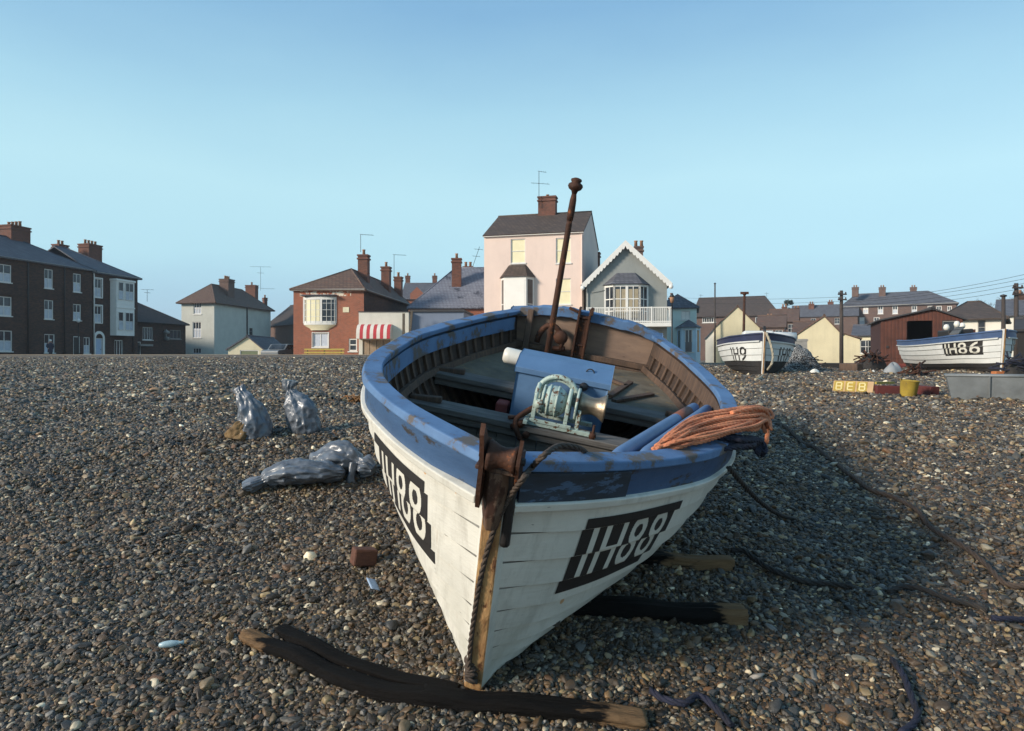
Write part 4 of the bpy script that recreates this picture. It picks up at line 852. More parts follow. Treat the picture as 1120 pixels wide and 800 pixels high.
    R = h.rects([(558.7, 261.8, 574.6, 287.7), (608, 260.7, 624.5, 287.7), (608, 305, 624.5, 333)]); h.wall(M['pinkw'], {'f': R}, gables=[('r', 4.3, 2.25), ('l', 4.3, 2.25)])
    for r in R: h.window('f', r, (1, 2), 'frame', pane='blind', bw=.06)  # cream panes: reflected light painted as their colour
    h.roof('x', 2.25, M['browntile'], .18, ax=4.3, verge=.06, eave='trim'); x, _ = h.loc(598, 54.7); h.chimney(x, 4.3, 1.42, .8, h.H + 1.9, h.H + 3.75, 1, 'chimbrick', 'x', .2)
    x, z1 = h.m(566, 304); hw = 1.28; d = .75; z0 = 1.9; pts = [(x - hw, 0), (x - hw * .66, -d), (x + hw * .66, -d), (x + hw, 0)]; by = MB()
    for i in range(3):
        a, b = pts[i], pts[i + 1]; by.poly([(a[0], a[1], z0), (b[0], b[1], z0), (b[0], b[1], z1), (a[0], a[1], z1)])
    by.poly([(p[0], p[1], z0) for p in pts[::-1]]); bo = by.build('bay', M['trim'], h.root); g = MB(); fr = MB()
    for a, b in ((pts[0], pts[1]), (pts[2], pts[3])):
        a, b = Vector(a), Vector(b); n2 = Vector(((b - a).y, -(b - a).x)).normalized() * .012; q0, q1 = a.lerp(b, .18) + n2, a.lerp(b, .82) + n2; g.poly([(q0.x, q0.y, z0 + .55), (q1.x, q1.y, z0 + .55), (q1.x, q1.y, z1 - .2), (q0.x, q0.y, z1 - .2)]); c = (q0 + q1) / 2 + n2; fr.beam((q0.x, q0.y, (z0 + z1) / 2 + .2), (q1.x, q1.y, (z0 + z1) / 2 + .2), .04, .06)
    g.build('pane', M['pane'], bo); fr.build('sash_bar', M['frame'], bo); wp = MB(); wp.poly([(x - hw * .58, -d - .012, z0 + .5), (x + hw * .58, -d - .012, z0 + .5), (x + hw * .58, -d - .012, z1 - .18), (x - hw * .58, -d - .012, z1 - .18)]); wp.build('blind', M['whiteblind'], bo)
    rf = MB(); e = [(x - hw - .14, .0, z1), (x - hw * .7 - .06, -d - .14, z1), (x + hw * .7 + .06, -d - .14, z1), (x + hw + .14, 0, z1)]; t = [(x - .68, 0, z1 + .95), (x - .6, -.12, z1 + .95), (x + .6, -.12, z1 + .95), (x + .68, 0, z1 + .95)]
    for i in range(3): rf.poly([e[i], e[i + 1], t[i + 1], t[i]])
    rf.poly(t[::-1][:4]); rf.poly(e[::-1]); rf.build('roof', M['browntile'], bo); mb = MB(); mb.tube([(h.W - .1, -.07, 0), (h.W - .1, -.07, h.H - .2)], .05); mb.build('drainpipe', M['pinkw'], h.root)
    h.chimney(h.W - .3, 9.0, .8, .8, 4, ZZ(277, 59) - 1.3, 0)
    aerial(589.5, 54.6, 226, 188, 'aerial on the chimney of the pink house', ((0, .35, .25), (.95, .75, .1)))
    # -- grey gabled house
    A, B = P2(641, 47.4), P2(729.5, 46.8)
    h = House('gabled_house', 'grey gabled house with white scalloped bargeboards bay window and white balcony', 'house', A, B, 8, 1.2, ZZ(309, 47.2)); ax = h.W * .487; rise = ZZ(268, 47.2) - ZZ(309, 47.2); h.wall(M['greyw'], gables=[('f', ax, rise), ('b', ax, rise)])
    h.roof('y', rise, M['slate'], .3, ax=ax, verge=.28)
    bg = MB(); W = h.W
    for sg, xe in ((-1, -.32), (1, W + .32)):
        z_e = h.H - .32 * rise / (ax if sg < 0 else W - ax) + .05; z_t = h.H + rise + .14; n = 14; up, lo = [], []
        for i in range(n * 6 + 1):
            t = i / (n * 6); x = xe + (ax - xe) * t; z = z_e + (z_t - z_e) * t; up.append((x, z + .12)); lo.append((x, z - .27 - .13 * abs(math.sin(PI * t * n))))
        for y0, fl in ((-.36, False), (-.30, True)): bg.grid([[(x, y0, z) for x, z in up], [(x, y0, z) for x, z in lo]], 0, False, False, fl)
        bg.grid([[(x, -.36, z) for x, z in lo], [(x, -.30, z) for x, z in lo]], 0, False); bg.grid([[(x, -.36, z) for x, z in up], [(x, -.30, z) for x, z in up]], 0, False)
        bg.lathe([(0, -.05), (.15, -.05), (.15, .04), (0, .04)], (xe - .08 * sg, -.33, z_e - .14), RX90, 14)
    bg.build('bargeboard', M['trim'], h.root)
    x0, z1 = h.m(662, 313); x1, _ = h.m(708, 313); z0 = ZZ(353, 47) - 1.2; cx = (x0 + x1) / 2; hw = (x1 - x0) / 2; d = .7; pts = [Vector((x0, 0)), Vector((cx - hw * .6, -d)), Vector((cx + hw * .6, -d)), Vector((x1, 0))]
    fr = MB(); gl = MB()
    for i in range(3):
        a, b = pts[i], pts[i + 1]; gl.poly([(a.x, a.y, z0), (b.x, b.y, z0), (b.x, b.y, z1), (a.x, a.y, z1)])
        ks = (0, .5, 1) if i != 1 else (0, .25, .5, .75, 1)
        for k in ks: q = a.lerp(b, k); w = .09 if k in (0, 1) else (.11 if k == .5 and i == 1 else .03); fr.box((q.x, q.y - .01, (z0 + z1) / 2), (w * 1.6, .07, z1 - z0))
        for kz, w in ((.98, .16), (.62, .06), (.3, .06), (.03, .12)): z = z0 + (z1 - z0) * kz; fr.beam((a.x, a.y - .012, z), (b.x, b.y - .012, z), .05, w)
    by = fr.build('bay', M['trim'], h.root); gl.build('pane', M['pane'], by); cu = MB(); a, b = pts[1], pts[2]
    for k0, k1 in ((.06, .22), (.28, .46), (.54, .72), (.78, .94)): cu.poly([(a.lerp(b, k0).x, a.y - .008, z0 + .3), (a.lerp(b, k1).x, a.y - .008, z0 + .3), (a.lerp(b, k1).x, a.y - .008, z1 - .3), (a.lerp(b, k0).x, a.y - .008, z1 - .3)])
    cu.build('curtain', paint('beige_curtain', 'a2957c', '847862', .5, 3, .8), by)
    rf = MB(); e = [(x0 - .2, 0, z1 + .04), (cx - hw * .66 - .1, -d - .2, z1 + .04), (cx + hw * .66 + .1, -d - .2, z1 + .04), (x1 + .2, 0, z1 + .04)]; t = [(cx - .66, 0, z1 + .88), (cx - .58, -.12, z1 + .88), (cx + .58, -.12, z1 + .88), (cx + .66, 0, z1 + .88)]
    for i in range(3): rf.poly([e[i], e[i + 1], t[i + 1], t[i]])
    rf.poly(t); rf.poly(e[::-1]); rf.build('roof', M['slate'], by)
    bl = MB(); zf = ZZ(357.5, 46) - 1.2; y0 = -1.25; bl.box((W / 2 + .1, y0 / 2 - .01, zf + .13), (W + .15, -y0, .26)); b_ = bl.build('balcony', M['trim'], h.root); rl = MB(); zt = ZZ(336.8, 46) - 1.2
    for z in (zf + .34, zt): rl.box((W / 2 + .1, y0 + .06, z), (W + .1, .07, .07)); rl.box((W + .13, y0 / 2, z), (.06, -y0 - .1, .07))
    n = 46
    for i in range(n + 1): rl.box((.05 + W * i / n, y0 + .06, (zf + zt) / 2 + .12), (.035 if i % 12 else .1, .035 if i % 12 else .1, zt - zf - .26 + (0 if i % 12 else .12)))
    for i in range(6): rl.box((W + .13, y0 + .1 + i * .2, (zf + zt) / 2 + .12), (.035, .035, zt - zf - .26))
    rl.build('railing', M['trim'], b_); h.chim_px(694, 703, 270, 292, 51, 2, 'brownbrick'); mb = MB(); mb.tube(spline([(.4, -.05, z1 - .45 + h.H * 0), (1.3, -.05, z1 - .3)], 3), .02); mb.tube([(.12, -.07, 0), (.12, -.07, h.H - .3)], .045); mb.build('drainpipe', M['greyw'], h.root)
    lamp_post(735, 44, 327, 385, 'dark street lamp with square lantern right of the grey gabled house', 'lantern')
    # -- pale blue-green house
    A, B = PF(720, 762, 61, -.02)
    h = House('pastel_house', 'slim pale green and blue house with slate roof and hexagonal ground floor bay', 'house', A, B, 6, 1.2, ZZ(336.5, 61)); R = h.rects([(745, 340, 755, 350)]); h.wall(M['paleg'], {'f': R}); h.window('f', R[0], (2, 1), 'frame', pane='whiteblind', bw=.08)
    h.roof('y', 1.15, M['slate'], .22, ax=h.W * .5, i0=1.4, i1=1.2); x0, z1 = h.m(740.5, 359); x1, _ = h.m(766, 359); cx = (x0 + x1) / 2; hw = (x1 - x0) / 2; pts = [Vector((x0, 0)), Vector((cx - hw * .62, -1.1)), Vector((cx + hw * .62, -1.1)), Vector((x1, 0))]; by = MB(); gl = MB()
    for i in range(3):
        a, b = pts[i], pts[i + 1]; by.poly([(a.x, a.y, -.4), (b.x, b.y, -.4), (b.x, b.y, z1), (a.x, a.y, z1)]); n2 = Vector(((b - a).y, -(b - a).x)).normalized() * .015; q0, q1 = a.lerp(b, .28) + n2, a.lerp(b, .72) + n2; gl.poly([(q0.x, q0.y, .95), (q1.x, q1.y, .95), (q1.x, q1.y, z1 - .25), (q0.x, q0.y, z1 - .25)])
    b_ = by.build('bay', M['paleb'], h.root); gl.build('pane', M['pane'], b_); fr = MB(); a, b = pts[1], pts[2]
    for k in (.27, .5, .73): fr.box((a.lerp(b, k).x, a.y - .03, z1 - .75), (.07, .04, 1.1))
    fr.box((cx, a.y - .03, z1 - .2), (1, .04, .07)); fr.box((cx, a.y - .03, .92), (1, .06, .07)); fr.build('frame', M['frame'], b_); rf = MB(); e = [(x0 - .2, 0, z1), (pts[1].x - .15, -1.35, z1), (pts[2].x + .15, -1.35, z1), (x1 + .2, 0, z1)]
    for i in range(3): rf.poly([e[i], e[i + 1], (cx, -.05, z1 + .75)])
    rf.poly(e[::-1]); rf.build('roof', M['slate'], b_); h.chim_px(731.5, 737.5, 326, 340, 63, 1)
    # -- cream gable behind the middle boat, with lean-to
    h = House('cream_cottage', 'cream gable end behind the middle boat with low white lean-to', 'house', *PF(781, 831, 70), 9, 1.0, ZZ(359.5, 70)); r_ = ZZ(336, 70) - ZZ(359.5, 70); h.wall(M['cream'], gables=[('f', h.W * .52, r_), ('b', h.W * .52, r_)]); h.roof('y', r_, M['redtile'], .12, ax=h.W * .52, verge=.1)
    lt = MB(); a, _ = h.m(771.5, 360); zl = ZZ(371, 70) - 1.0; z2 = h.H - .05; lt.poly([(a, .1, -.3), (-.01, .1, -.3), (-.01, .1, z2), (a, .1, zl)]); lt.poly([(a, 4, -.3), (a, .1, -.3), (a, .1, zl), (a, 4, zl)]); lt.build('lean_to', M['white'], h.root); lr = MB(); lr.beam(((a - .1), 2, zl + .02), (.0, 2, z2 + .06), 4.1, .08, (0, 0, 1)); lr.build('lean_to_roof', M['slate'], h.root)
    # -- big brown roofed hall
    h = House('village_hall', 'broad hall with long plain brown tiled roof behind the pale blue house', 'building', *PF(759, 851, 118, -.05), 16, 1.0, ZZ(345.5, 118)); R = h.rects([(768, 347.5, 783, 353), (826, 347, 842, 354)]); h.wall(M['brownbrick'], {'f': R}); 
    for r in R: h.window('f', r, (6, 1), 'frame', bw=.12)
    h.roof('x', ZZ(326, 126) - ZZ(345.5, 118), M['browntile'], .4, ax=8, i0=0, i1=2.2)
    for px, y in ((766.5, 322), (838.5, 320)): aerial(px, 125, 328, y, 'thin mast on the hall roof ridge towards its %s end' % ('left' if px < 800 else 'right'), ((.2, .4),))
    # -- jumble of brick houses behind the net heap
    for i, (p0, p1, D, ye, yr, mt, rm, lb, ch) in enumerate((
        (829, 858, 92, 358, 345, 'brownbrick', 'redtile', 'low brick house with mossy red roof right behind the middle boat', ((842, 344, 356),)),
        (842, 872, 100, 352, 338, 'brownbrick', 'redtile', 'brown brick house with reddish roof left of the blue slate roof', ((858, 333, 345), (871.5, 335, 346))),
        (866, 938, 135, 346, 333.5, 'brownbrick', 'slate', 'long house with blue slate roof under the row of chimneys', ((887.5, 329.5, 340), (908.5, 327.5, 337))),
        (868, 900, 66, 371, 352, 'creampale', 'redtile', 'small pale house with red tiled roof behind the cream gable', ()),
        (934, 957, 62, 367.5, 356, 'creampale', 'slate', 'little cream house with purple slate roof left of the red shed', ()))):
        h = House('distant_house', lb, 'house', *PF(p0, p1, D, -.04), 7, 1.0, ZZ(ye, D)); wn = [(h.W * .3, h.H - 1.6, h.W * .3 + .9, h.H - .4), (h.W * .66, h.H - 1.6, h.W * .66 + .9, h.H - .4)]; h.wall(M[mt], {'f': wn}, gables=[('r', 3.5, (ye - yr) / F * (D + 3.5)), ('l', 3.5, (ye - yr) / F * (D + 3.5))])
        for r in wn: h.window('f', r, (2, 2), 'frame')
        h.roof('x', (ye - yr) / F * (D + 3.5), M[rm], .25)
        for px, a, b in ch: h.chim_px(px - 2.7, px + 2.7, a + 3, b, D + 3.5, 2)
        if i == 3:
            mb = MB(); mb.beam((.55, -.3, h.H - .05), (1.75, -.3, h.H + 1.25), .06, .3, (0, 1, 0)); mb.build('bargeboard', M['trim'], h.root)
    # -- large cream gable on the right
    h = House('cream_cottage', 'wide cream rendered gable with low wing standing behind the tall pole', 'house', *PF(872.5, 920, 48, -.03), 9, 1.0, ZZ(366, 48)); ax, _ = h.m(901.6, 350); r_ = ZZ(347, 48) - ZZ(366, 48); h.wall(M['cream'], gables=[('f', ax, r_), ('b', ax, r_)]); h.roof('y', r_, M['redtile'], .1, ax=ax, verge=.08)
    wg = MB(); W = h.W; b, zz = h.m(940.4, 371.5); wg.poly([(W + .003, .02, -.4), (b, .02, -.4), (b, .02, zz), (W + .003, .02, h.H + .05)]); wg.poly([(b, .02, -.4), (b, 6, -.4), (b, 6, zz), (b, .02, zz)]); wg.build('wing', M['cream'], h.root); wr = MB(); wr.beam((W - .1, 3, h.H + .14), (b + .15, 3, zz + .05), 6.2, .08); wr.build('wing_roof', M['redtile'], h.root)
    mb = MB(); mb.box((b / 2, -.4, .02), (b + .6, .5, .5)); mb.build('footing', M['brownbrick'], h.root)
    # -- far brick terrace on the right
    h = House('far_terrace', 'far brown brick terrace of many windows under one long slate roof', 'house', *PF(921, 1046, 131, -.02), 10, .9, ZZ(333.5, 131)); R = h.rects([(928, 334.6, 934, 343), (943.8, 334.6, 949.7, 343), (960, 334.6, 966, 343.4), (976, 334.7, 982, 343.4), (997, 334.7, 1003, 343.6), (1014.5, 334.8, 1020, 344), (1024, 334.9, 1030, 344), (1036, 334.9, 1041, 344), (923, 347.3, 928.5, 355), (940, 347.3, 945.6, 355), (955.5, 347.3, 962, 355)]); h.wall(M['brownbrick'], {'f': R})
    for r in R: h.window('f', r, (2, 2), 'frame', pane='whiteblind' if r[0] < 4 else 'pane', curtain=('curtain', 0, .55), bw=.12)
    h.roof('x', 2.7, M['slate'], .4, ax=5, i0=2.2, i1=4.4, eave='greyframe')
    for px in (935.5, 965, 999): h.chim_px(px - 3.2, px + 3.2, 314.5, 325, 136, 2, 'brownbrick')
    # -- white bungalow and right edge houses
    h = House('bungalow', 'white bungalow with low dark hipped roof behind the red shed', 'house', *PF(1028, 1097, 54, -.05), 9, 1.0, ZZ(349, 54)); R = h.rects([(1069.5, 350.5, 1078, 366)]); h.wall(M['white'], {'f': R}); h.window('f', R[0], (1, 2), 'greyframe'); h.roof('x', 1.55, M['browntile'], .4, ax=4.5, i0=1.6, i1=1.6)
    h = House('white_house', 'white house with grey roof cut off by the right edge', 'house', *PF(1092, 1160, 65), 9, 1.0, ZZ(344.5, 65)); R = [(2.6, 1.6, 3.8, 3.0)]; h.wall(M['white'], {'f': R}); h.window('f', R[0], (2, 2)); h.roof('x', 1.7, M['slate'], .35); h.chim_px(1115, 1122, 322, 333, 69, 2, 'darkbrick')
    # -- two wooden posts' houses: small dark hut at right edge
    h = House('beach_hut', 'dark brown wooden hut cut off by the right edge', 'hut', *PF(1113, 1150, 29.7), 3, 1.1, ZZ(362, 29.7)); h.wall(M['tarred']); h.roof('x', .5, M['felt'], .12); h.window('f', (.5, .8, 1.0, 1.3), (1, 1), 'greyframe')
town()
for a in ((148, 73, 357, 'street lamp with white globe at the corner of the dark brick end house'), (85.8, 62, 353, 'street lamp with white globe in front of the long dark terrace')): lamp_post(a[0], a[1], a[2] - 3, 388, a[3])

# ------------------------------------------------------------------ things lying in and against the near boat
def local(o, pts): return [o.matrix_world.inverted() @ Vector(p) for p in pts]
def centered(mb, name, mats, label, cat, group=None, bevel=0):
    "one-mesh thing whose origin sits at the base of its shape"
    v = np.array(mb.v); c = Vector(((v[:, 0].min() + v[:, 0].max()) / 2, (v[:, 1].min() + v[:, 1].max()) / 2, v[:, 2].min()))
    mb.v = [tuple(Vector(p) - c) for p in mb.v]; o = mb.build(name, mats, None, bevel); o.location = c; return tag(o, label, cat, group)
def ropemat(name, col, col2, r=.012, twist=60):
    n = NT(name); tc = n.coord(); w = n.noise(tc, 90, 3); f = n.noise(tc, 7, 5); c = n.mix(n.ramp(f, .35, .7), lin(col), lin(col2)); c = n.mix(n.math('MULTIPLY', n.ramp(w, .45, .7), .5), c, tuple(x * .45 for x in lin(col2)[:3]) + (1,)); n.bump(w, .6, .006); return n.out(c, .85)
M['ropeorange'] = ropemat('orange_rope', 'd98a60', 'a5664a'); M['ropenavy'] = ropemat('navy_rope', '1e2238', '12131c'); M['ropedark'] = ropemat('dark_rope', '1e1c1c', '35302b'); M['ropebrown'] = ropemat('brown_rope', '4d4036', '342b25'); M['ropepale'] = ropemat('pale_rope', 'b2a791', '8d8471')
def laid(mb, path, r, mi=0):
    "a three strand laid rope"
    path = [Vector(p) for p in path]; L = [0.0]
    for a, b in zip(path, path[1:]): L.append(L[-1] + (b - a).length)
    for k in range(3):
        q = []; up = None
        for i, p in enumerate(path):
            t = path[min(i + 1, len(path) - 1)] - path[max(i - 1, 0)]; t.normalize(); up = (up or t.orthogonal()); up = (up - t * up.dot(t)).normalized(); w = t.cross(up); a = 2 * PI * k / 3 + L[i] / r * .55; q.append(p + (up * math.cos(a) + w * math.sin(a)) * r * .5)
        mb.tube(q, r * .62, 6, mi)
def resample(path, step):
    path = [Vector(p) for p in path]; out = [path[0]]; acc = 0
    for a, b in zip(path, path[1:]):
        d = (b - a).length
        while d > 0 and acc + d >= step: a = a.lerp(b, (step - acc) / d); d = (b - a).length; out.append(a.copy()); acc = 0
        acc += d
    return out
def boat_things():
    # two blue poles
    for i, (n, f, band, lb) in enumerate((((679, 497), (760, 446), (.66, .86), 'blue wooden pole with a brown worn band lying over the boat bow'), ((709, 496), (774, 448), None, 'blue wooden pole beside the orange rope'))):
        a = BW(binv(n[0], n[1], 'z', 1.175)); b = BW(binv(f[0], f[1], 'z', 1.02)); d = b - a; o = empty('wooden_pole', a, (0, 0, 0), lb, 'pole'); r = .039
        mb = MB(); mb.tube([d * -.06, d * 0, d * .5, d * .985, d], [r * .8, r, r * 1.04, r, r * .8], 14); mb.build('shaft', M['oar'], o)
        if band: mb = MB(); mb.tube([d * band[0], d * band[1]], r * 1.07, 14); mb.build('band', M['oarbrown'], o)
    # orange rope skein over the port gunwale
    mb = MB(); R_ = random.Random(3)
    def skein(mb, cols, n, r, base, zz, amp, hang=True):
        for i in range(n):
            q1, q2 = R_.random(), R_.random(); path = []
            def P(k, q, z): (x0, y0), (x1, y1) = cols[k]; return BW(binv(x0 + (x1 - x0) * q + R_.uniform(-4, 4), y0 + (y1 - y0) * q + R_.uniform(-2.4, 2.4), 'z', z + R_.uniform(-.01, .012)))
            lift = R_.uniform(0, amp)
            for k in range(len(cols)): path.append(P(k, q1, base + zz[k] + lift + .02 * q1))
            e = path[-1]; path.append(e + Vector((.015, -.03, -.035 - .03 * R_.random())))
            for k in range(len(cols) - 1, -1, -1): path.append(P(k, q2, base + zz[k] + lift * .6 + .02 * q2))
            path.append(path[0]); pts = resample(spline(path, 8), .02); laid(mb, pts, r)
    skein(mb, [((719, 494), (722, 486)), ((742, 489), (738, 470)), ((772, 482), (766, 455)), ((803, 474), (803, 448)), ((826, 469), (828, 445)), ((834, 464), (838, 448))], 24, .0098, 1.20, [0, .04, .06, .07, .06, .03], .05)
    pts = [BW(binv(*p, 'z', z)) for p, z in (((800, 452), 1.34), ((826, 447), 1.35), ((838, 451), 1.3), ((840, 466), 1.2), ((838, 488), 1.1))]; laid(mb, resample(spline(pts, 8), .02), .0135)
    centered(mb, 'rope_coil', M['ropeorange'], 'orange rope coil draped over the boat gunwale', 'rope')
    mb = MB(); skein(mb, [((742, 492), (745, 484)), ((768, 490), (766, 478)), ((796, 489), (796, 477)), ((818, 490), (818, 479)), ((827, 489), (829, 481))], 9, .013, 1.165, [0, .02, .04, .03, -.02], .03); centered(mb, 'rope_coil', M['ropenavy'], 'dark navy rope coil under the orange rope', 'rope')
    # painter running from the bow over the fairlead and down the stem
    pts = [BW(binv(648, 508, 'z', 1.12)), BW(binv(642, 497, 'z', 1.27)), BW(binv(632, 490, 'z', 1.37)), BW(binv(612, 488, 'z', 1.41)), BW(binv(594, 499, 'z', 1.42)), BW(binv(582, 511, 'y', -.38)), BW(binv(572, 524, 'y', -.5))]
    for px, py in ((560, 540), (547, 563), (536, 592), (528, 622), (522, 652), (517, 685), (514, 712), (513, 738)): fr = (748 - py) / 240; pts.append(BW(binv(px, py, 'y', -.365 * fr - .08)))
    mb = MB(); laid(mb, resample(spline(pts, 10), .012), .0115); e = pts[-1]
    for i in range(5): laid(mb, [e + Vector((.022 * math.cos(a) + .01, .02 * math.sin(a) - .0, .07 - .024 * i + .01 * math.sin(a + i))) for a in np.linspace(0, 2 * PI, 14)], .012)
    centered(mb, 'bow_rope', M['ropebrown'], 'tarry brown rope running from the bow down the boat stem to a knot', 'rope')
    # white plastic drum behind the engine box
    a, b = BW((-.575, 2.76, 1.0)), BW((-.25, 2.76, .985)); d = (b - a).normalized(); rot = d.to_track_quat('Z', 'Y').to_matrix(); o = empty('plastic_float', a, (0, 0, 0), 'white plastic float lying behind the blue engine box', 'float')
    mb = MB(); mb.lathe([(0, 0), (.05, .004), (.068, .02), (.07, .06), (.07, .24), (.05, .29), (.03, .31), (.028, .36), (0, .362)], (0, 0, 0), rot, 18); mb.build('body', M['plastic'], o); mb = MB(); mb.lathe([(.035, .3), (.04, .32), (.035, .34)], (0, 0, 0), rot, 12); mb.build('collar', M['plastic'], o)
boat_things()

# ------------------------------------------------------------------ baulks and skids under the boat
from mathutils import noise as mn
def baulk(px, w, h, label, lit_end=(0, .0), lift=.0, name='timber_baulk'):
    g = [gp(x, y) for x, y in px]; path = resample(spline(g, 14), .02); N = len(path); mb = MB(); rows = []; sd = Vector((px[0][0], px[0][1], 0)); ln = 0
    for i, p in enumerate(path):
        t = (path[min(i + 1, N - 1)] - path[max(i - 1, 0)]); t.z = 0; t.normalize(); s = Vector((-t.y, t.x, 0)); z = gz(p.x, p.y) - .04 + lift; ring = []; ln = i * .02
        for k in range(28):
            a = 2 * PI * k / 28; c, q = math.cos(a), math.sin(a); e = 5.0; r = (abs(c) ** e + abs(q) ** e) ** (-1 / e); u_, v_ = c * r, q * r
            d = .2 * mn.noise(Vector((ln * 1.2, u_ * 2.6, v_ * 2.6)) + sd) + .1 * mn.noise(Vector((ln * 5, u_ * 7, v_ * 7)) + sd) - .3 * max(0, mn.noise(Vector((ln * .7, u_ * 9, v_ * 9)) + sd) - .15)
            endw = min(1, .86 + min(ln, (N - 1) * .02 - ln) * 3 + .15 * mn.noise(Vector((u_ * 4, v_ * 4, 7)) + sd)); ring.append(Vector((p.x, p.y, z + h / 2)) + s * (w / 2 * u_ * (1 + d) * endw) + Vector((0, 0, h / 2 * v_ * (1 + d) * endw)))
        rows.append(ring)
    k = mb.grid(rows, 0, True, True); mb.face([k + j for j in range(28)][::-1]); mb.face([k + (N - 1) * 28 + j for j in range(28)])
    o = centered(mb, name, M['baulk'], label, 'timber'); at = o.data.attributes.new('dry', 'FLOAT', 'POINT')
    for i in range(N):
        f = i / (N - 1); q = max(1 - f / lit_end[0] * .5 if lit_end[0] else 0, 1 - (1 - f) / lit_end[1] * .5 if lit_end[1] else 0, 0)  # paler towards the ends, where sunlight is painted on
        for j in range(28): at.data[k + i * 28 + j].value = q
    return o
baulk([(268, 697), (310, 714), (360, 739), (440, 763), (528, 772)], .105, .06, 'curved dark timber baulk with pale left end in front of the boat bow', (.1, 0), lift=.022)
baulk([(462, 763), (560, 774), (640, 782), (711, 791)], .12, .065, 'straight dark baulk with pale sawn right end beneath the boat stem', (0, .2), lift=.02)
baulk([(306, 690), (370, 722), (440, 746), (503, 758)], .09, .055, 'black timber half sunk in the shingle just behind the curved baulk', lift=.012)
baulk([(585, 664), (700, 670), (817, 677)], .15, .11, 'black skid timber with worn right end nearer the bow on the right', (0, .12))
baulk([(640, 610), (720, 614), (804, 619)], .14, .1, 'skid timber with pale tan right end farther under the boat', (0, .42))

# ------------------------------------------------------------------ sacks and litter on the shingle
def sackmat():
    n = NT('grey_plastic_sack'); v = n.coord(); w = n.add('ShaderNodeTexNoise'); n.l.new(v, w.inputs['Vector']); w.inputs['Scale'].default_value = 4; w.inputs['Detail'].default_value = 3; vm = n.add('ShaderNodeVectorMath'); vm.operation = 'MULTIPLY_ADD'; n.l.new(w.outputs['Color'], vm.inputs[0]); vm.inputs[1].default_value = (.22, .22, .22); n.l.new(v, vm.inputs[2])
    vo = n.add('ShaderNodeTexVoronoi'); n.l.new(vm.outputs[0], vo.inputs['Vector']); vo.inputs['Scale'].default_value = 7; vo2 = n.add('ShaderNodeTexVoronoi'); n.l.new(vm.outputs[0], vo2.inputs['Vector']); vo2.inputs['Scale'].default_value = 16
    c = n.mix(n.ramp(n.noise(v, 3.2, 6, .6), .35, .7), lin('6a7078'), lin('454b53')); n.bump(n.math('ADD', vo.outputs['Distance'], n.math('MULTIPLY', vo2.outputs['Distance'], .35)), .22, .04); n.b.inputs['Specular IOR Level'].default_value = .6; return n.out(c, .34)
M['sack'] = sackmat(); M['sand'] = paint('spilt_sand', '77603f', '4a3a28', .6, 20, .95, bump=.5)
from mathutils import noise as mn
def sack(mb, c, rad, seed, nr=72, mi=0, crease=.12, kz=1.0, floor=True):
    "c: centre line points, rad: (across, up) half sizes"
    R_ = random.Random(seed); P = spline(c, 12); N = len(P); K = len(c) - 1; rows = []; ph = [R_.uniform(0, 6.28) for _ in range(6)]
    for i, p in enumerate(P):
        u = i / (N - 1) * K; k = min(int(u), K - 1); f = u - k; f = f * f * (3 - 2 * f); ra = rad[k][0] * (1 - f) + rad[k + 1][0] * f; rb = rad[k][1] * (1 - f) + rad[k + 1][1] * f
        t = (P[min(i + 1, N - 1)] - P[max(i - 1, 0)]).normalized()
        if i == 0: fs = t.cross(Vector((0, 0, 1))) if abs(t.z) < .7 else Vector((1, 0, 0))
        fs = fs - t * fs.dot(t); fs.normalize(); s = fs; b = s.cross(t); row = []
        for j in range(nr):
            a = 2 * PI * j / nr; w = 1 + crease * (.7 * math.sin(4 * a + ph[0] + 1.2 * math.sin(i * .16 + ph[1])) + .55 * math.sin(7 * a + ph[2] + i * .1) * (.4 + .6 * math.sin(i * .22 + ph[3])) + .4 * abs(math.sin(6 * a + ph[4] - i * .12)))
            pl = min(1, .05 / max(ra, .02)); w += crease * 1.1 * pl * abs(math.sin(6.5 * a + ph[5]))
            q = p + s * (ra * math.cos(a)) + b * (rb * math.sin(a)); sc_ = Vector((seed * 3.1, 0, 0)); tw = a + i * .02; fv = Vector((math.cos(tw) * 1.9, math.sin(tw) * 1.9, i * .045)) + sc_; m1 = 1 - abs(mn.noise(fv)) * 2.4; m2 = 1 - abs(mn.noise(fv * 2.3 + Vector((9, 0, i * .05)))) * 2.4; m3 = mn.noise(q * 3.2 + sc_)
            w += .17 * m1 * abs(m1) + .1 * m2 * abs(m2) + .14 * m3 - .1; q = p + s * (ra * w * math.cos(a)) + b * (rb * w * math.sin(a)); row.append(q)
            if floor: q.z = max(q.z, gz(q.x, q.y) - .01)
        rows.append(row)
    k = mb.grid(rows, mi, True, True); mb.face([k + j for j in range(nr)][::-1], mi); mb.face([k + (N - 1) * nr + j for j in range(nr)], mi)
